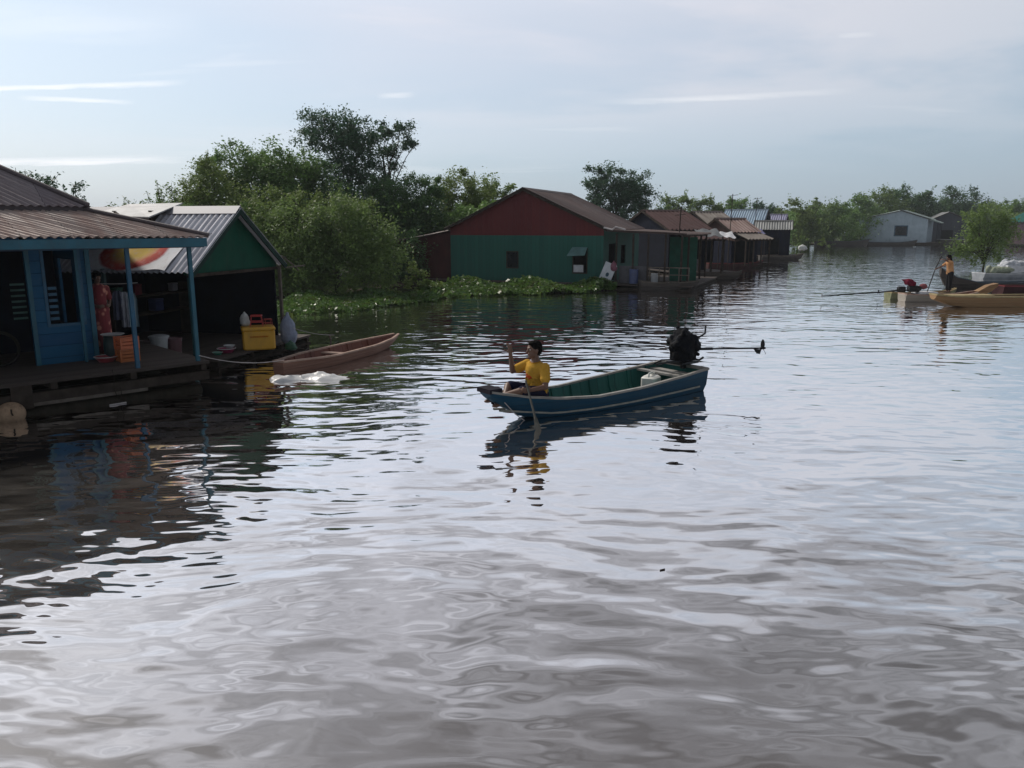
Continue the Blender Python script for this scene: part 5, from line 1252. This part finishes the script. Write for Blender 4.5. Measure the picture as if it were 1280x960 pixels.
tree('bush', 'big rounded bush hanging over the water right of the shop', 420, 34.5, [(380, 300, 62, 40, 0), (430, 290, 52, 38, 0), (460, 325, 42, 34, -.4), (400, 340, 60, 34, -.2), (350, 335, 44, 34, 0), (355, 270, 36, 22, .8)], 'olive', .13, 6, cat='bush', seed=16, fill=.65, droop=.08)
tree('bush', 'yellow green leafy mound on the upper left of the big rounded bush', 345, 37, [(350, 262, 44, 24, 0), (400, 258, 40, 20, 0), (318, 290, 40, 40, 0), (435, 268, 34, 22, 0)], 'light', .13, 4.5, cat='bush', seed=17, droop=.08)
tree('tree', 'blackish green tree filling the gap right of the tallest one', 500, 47, [(505, 245, 34, 28, 0), (520, 270, 40, 34, 0), (490, 285, 44, 34, 0), (535, 240, 18, 20, 0), (470, 262, 34, 34, 0)], 'dark', .16, 5.5, seed=18, fill=.6)
tree('tree', 'light green tree left of the red gable', 572, 52, [(572, 240, 40, 24, 0), (560, 265, 44, 26, 0), (600, 255, 30, 28, 0), (548, 228, 14, 10, 0)], 'light', .17, 4.5, seed=19, fill=.6)
tree('tree', 'olive tree just above the left roof slope of the red gabled house', 622, 55, [(622, 236, 21, 17, 0), (610, 262, 34, 24, 0), (640, 250, 14, 14, 0)], 'olive', .18, 3.6, seed=20)
tree('bush', 'dark low thicket beside the brown side wall of the green house', 500, 43.5, [(500, 318, 30, 36, 0), (478, 335, 30, 28, 0), (515, 290, 40, 24, 3), (540, 300, 30, 24, 4)], 'dark', .14, 5, cat='bush', seed=21)
tree('bush', 'shaded thicket behind the shop at the left', 250, 37.5, [(215, 275, 40, 24, 0), (250, 300, 50, 34, 0), (310, 310, 44, 50, -1)], 'mid', .14, 4, cat='bush', seed=22, fringe=.2)
tree('tree', 'round dark tree standing alone behind the roof of the red gabled house', 770, 74, [(770, 235, 36, 25, 0), (748, 228, 20, 17, 0), (790, 240, 25, 24, 0), (772, 262, 46, 22, 0), (760, 215, 10, 7, 0)], 'cyp', .22, 5, seed=23, fill=.6, trunk_r=.2)
k = 0
for (u, v, hw, kd, lb) in ((845, 258, 24, 'olive', 'feathery olive bush right of the lone round tree'), (880, 262, 26, 'olive', 'low olive bush above the dark red roof'), (915, 263, 24, 'mid', 'green bush above the tan roof'), (945, 268, 20, 'cyp', 'blue green bush above the pale blue roof')):
    k += 1; tree('bush', lb, u, 100 + k * 3, [(u, v, hw, 13, 0), (u - hw * .4, v + 16, hw, 16, 0), (u + hw * .5, v + 14, hw, 14, 0), (u + 4, v - 8, hw * .5, 8, 0)], kd, .28, 3.5, cat='bush', seed=30 + k, fringe=.4, clump=.7, trunk_r=.15)
far = [(985, 268, 26, 20, 'light', 132), (1012, 268, 28, 20, 'olive', 134), (1042, 270, 28, 20, 'mid', 136), (1072, 264, 28, 24, 'mid', 146), (1100, 256, 26, 24, 'olive', 156), (1118, 252, 22, 20, 'dark', 160), (1148, 258, 26, 22, 'dark', 162), (1180, 254, 24, 22, 'dark', 164), (1208, 256, 22, 20, 'cyp', 166), (1232, 266, 26, 18, 'olive', 172), (1262, 264, 24, 18, 'mid', 176), (1290, 262, 24, 18, 'dark', 178)]
names_ = ['yellow green bush at the left end of the far bank', 'olive bush second from the left on the far bank', 'green bush third from the left on the far bank', 'green tree just left of the pale blue house roof', 'olive tree rising behind the left slope of the pale blue house', 'tall dark tree right behind the peak of the pale blue house', 'dark tree right of the pale blue peak on the far bank', 'dark tree behind the dark grey shed', 'blue green tree between the grey shed and the drooping tree', 'olive tree faint behind the drooping tree', 'green tree faint near the right edge of the far bank', 'dark tree cut by the right edge on the far bank']
for i, (u, v, hw, hh, kd, Y) in enumerate(far):
    tree('tree', names_[i], u, Y, [(u, v, hw * .8, hh * .7, 0), (u - hw * .5, v + 14, hw * .8, hh, 0), (u + hw * .5, v + 12, hw * .8, hh, 0), (u, v + 22, hw, hh * .8, -2), (u + hw * .2, v - hh * .6, hw * .35, hh * .4, 0)], kd, .38, 3.6, seed=50 + i, fringe=.22, clump=.6, trunk_r=.2, ground=.2)
tree('tree', 'small pale drooping tree growing out of the water near the right edge', 1232, 56, [(1236, 275, 26, 18, 0), (1215, 285, 14, 14, 0), (1245, 295, 22, 20, 0), (1222, 305, 22, 18, 0), (1210, 268, 8, 8, 0), (1256, 272, 12, 12, 0), (1206, 312, 11, 9, 0), (1254, 316, 14, 10, 0), (1266, 292, 10, 14, 0), (1230, 322, 14, 6, 0)], 'olive', .17, 2.4, seed=70, droop=.3, clump=.9, trunk_h=.9, fringe=.4, trunk_r=.08, twigs=1)

def sprig(label, u, Y, v_top, n, kind, seed, spread=1.2):
    rg = np.random.default_rng(seed); rr_ = random.Random(seed); X0 = at(u, Y, 4); r = thing('sapling', label, 'sapling', (X0, Y, 0), 0, 'bare topped saplings behind the roofs')
    pp = R(11.47); q = (480 - v_top) / 961; zt = 3 + Y * (q * math.cos(pp) - math.sin(pp)) / (math.cos(pp) + q * math.sin(pp))
    mb = MB(); C = []
    for i in range(n):
        e = Vector((rr_.uniform(-spread, spread), rr_.uniform(-.5, .5), zt * rr_.uniform(.78, 1.0))); m1 = Vector((e.x * .5, 0, e.z * .5))
        mb.tube([(0, 0, -.2), m1, e], [.05, .03, .008], 6)
        for k in range(5):
            t = rr_.uniform(.55, .98); p = m1.lerp(e, (t - .5) * 2) if t > .5 else m1; f = p + Vector((rr_.uniform(-.5, .5), rr_.uniform(-.2, .2), rr_.uniform(.1, .45))); mb.tube([p, f], [.012, .005], 5)
            tt = rg.random((22, 1)); C.append(np.array(p) + (np.array(f) - np.array(p)) * tt + rg.normal(size=(22, 3)) * .07)
        tt = rg.random((60, 1)) * .5 + .5; C.append(np.array(m1) + (np.array(e) - np.array(m1)) * tt + rg.normal(size=(60, 3)) * .06)
    C = np.concatenate(C); leaf_mesh('foliage', leaves(C, .13, rg), rg.random(len(C)), LM[kind], r); mb.build('stem', BARK, r)
sprig('spiky sapling above the left roof at the picture edge', 22, 30, 203, 5, 'cyp', 81, .3)
sprig('loose sapling above the middle of the violet roof slope', 60, 31, 215, 9, 'cyp', 82, .7)
sprig('bent sapling right of the violet roof slope', 84, 31, 228, 8, 'cyp', 83, .6)
sprig('bare twigged sapling left of the propped roof sheet', 148, 38, 246, 6, 'olive', 84, .8)
sprig('twiggy sapling directly above the propped roof sheet', 176, 38, 244, 8, 'olive', 85, 1.0)
sprig('tall bare sapling at the left edge of the thicket', 207, 39, 224, 8, 'olive', 86, 1.0)
tree('bush', 'low bush behind the zinc roof, left of the propped sheet', 170, 37.5, [(165, 272, 46, 12, 0), (110, 276, 34, 10, 0), (60, 280, 40, 16, 0)], 'olive', .13, 3, cat='bush', seed=88, fringe=.3)

def thicket(name, label, us, Y0, Y1, vtop, n, leaf, kind, seed):
    rg = np.random.default_rng(seed); pp = R(11.47); u = rg.uniform(us[0], us[1], n); Y = rg.uniform(Y0, Y1, n)
    v = vtop + 5 * np.sin(u * .06) + 4 * np.sin(u * .17 + 1) + 3 * np.sin(u * .41 + Y * .3); q = (480 - v) / 961
    zt = 3 + Y * (q * math.cos(pp) - math.sin(pp)) / (math.cos(pp) + q * math.sin(pp)); X = (u - 640) / 961 * (Y * .98 + .3)
    z = zt * np.sqrt(rg.random(n)) + .1; C = np.stack([X, Y, z], 1)
    C[:, 1] += rg.normal(size=n) * 1.0
    t = .5 + .3 * np.sin(X * 1.1 + z * .9) + rg.normal(size=n) * .2
    tag(leaf_mesh(name, leaves(C, leaf, rg), np.clip(t, 0, 1), LM[kind], None), label, kind='stuff', cat='bushes')
thicket('scrub', 'continuous green scrub along the far bank', (955, 1330), 162, 172, 266, 42000, .5, 'olive', 5)
thicket('scrub', 'low scrub behind the row of roofs', (800, 990), 106, 118, 268, 14000, .4, 'mid', 6)
thicket('scrub', 'dark undergrowth behind the thicket and the red gabled house', (215, 640), 46, 52, 262, 46000, .22, 'mid', 7)

# ---------------------------------------------------------------- floating hyacinth
def hyacinth(name, label, poly_rows, n, zmax, seed, leaf=.15, kind='hya'):
    """poly_rows: list of (photo column, near Y, far Y)"""
    rg = np.random.default_rng(seed); us = np.array([p[0] for p in poly_rows]); yn = np.array([p[1] for p in poly_rows]); yf = np.array([p[2] for p in poly_rows])
    u = rg.uniform(us[0], us[-1], n); a = np.interp(u, us, yn) + .35 * np.sin(u * .11) + .25 * np.sin(u * .31); b = np.interp(u, us, yf); t = rg.random(n) ** .8; Y = a + (b - a) * t
    X = (u - 640) / 961 * (Y * .98 + .57)
    keep = (np.sin(X * 1.7 + 1) * np.sin(Y * 2.3 + X) + rg.normal(size=n) * .5 > -.55) | (t > .5); u, t, Y, X = u[keep], t[keep], Y[keep], X[keep]; n = len(X)
    hgt = zmax * (.35 + .65 * t) * (.65 + .35 * np.sin(X * 2.1 + Y * .8)) * rg.uniform(.3, 1, n) + .03
    C = np.stack([X, Y, hgt], 1); cl = rg.normal(size=(n, 3)) * .05; C += cl * np.array([1, 1, 0])
    o = leaf_mesh(name, leaves(C, leaf, rg, up=-.6, aspect=.8), rg.random(n), LM[kind], None); tag(o, label, kind='stuff', cat='plants')
hyacinth('water_hyacinth', 'floating mat of round leaved water plants in front of the green wall', [(522, 32, 36), (560, 33.5, 40), (640, 35, 39.5), (700, 35.5, 38.5), (745, 36.8, 38.2), (768, 37.6, 38.2)], 9000, .62, 1, .22)
hyacinth('water_hyacinth', 'darker floating plants under the big rounded bush', [(345, 26, 30), (380, 27, 33.5), (440, 28, 33.5), (490, 30, 34), (545, 32, 36)], 9000, .42, 2, .18, 'hya')
tree('bush', 'small leafy shrub at the waterline left of the green wall', 518, 35, [(515, 345, 14, 15, 0), (535, 355, 18, 14, 0), (505, 362, 16, 12, 0)], 'light', .12, 3.5, cat='bush', seed=90, trunk_r=.04, fringe=.25)
def clump_u(px, Y, lb, seed, hw, kind):
    tree('water_plant', lb, px, Y, [(px, 303, hw, 5, 0)], kind, .3, 2.5, cat='water plant', group='clumps off the tip of the row', seed=seed, trunk_r=.04, fringe=.3)
clump_u(1003, 100, 'pale clump of water plants just off the tip of the row', 91, 14, 'olive')
clump_u(1030, 112, 'small pale clump farther right off the tip of the row', 92, 8, 'light')
bag('white_heap', 'white plastic heap on the plant clump off the tip of the row', (at(1003, 98, .6), 98, .3), 1.3, (.5,.52,.5), .5, 'heap', .05, seed=31)

# ================================================================ the damp air over the river
hm = bpy.data.materials.new('haze'); hm.use_nodes = True; ht = hm.node_tree; ht.nodes.clear()
ho = ht.nodes.new('ShaderNodeOutputMaterial'); hv = ht.nodes.new('ShaderNodeVolumePrincipled')
hv.inputs['Color'].default_value = (.86, .92, .97, 1); hv.inputs['Density'].default_value = HAZE; hv.inputs['Anisotropy'].default_value = .2
ht.links.new(hv.outputs[0], ho.inputs['Volume'])
mb = MB(); mb.box(-950, 950, -70, 950, -1.3, 32); tag(mb.build('haze', hm), 'thin pale haze over the water', kind='stuff')

line('floating_twig', 'tiny dark twig afloat alone in the near open water', 'twig', [(at(825, 6.4), 6.4, .004), (at(831, 6.42), 6.42, .006)], .006, TIMBER)
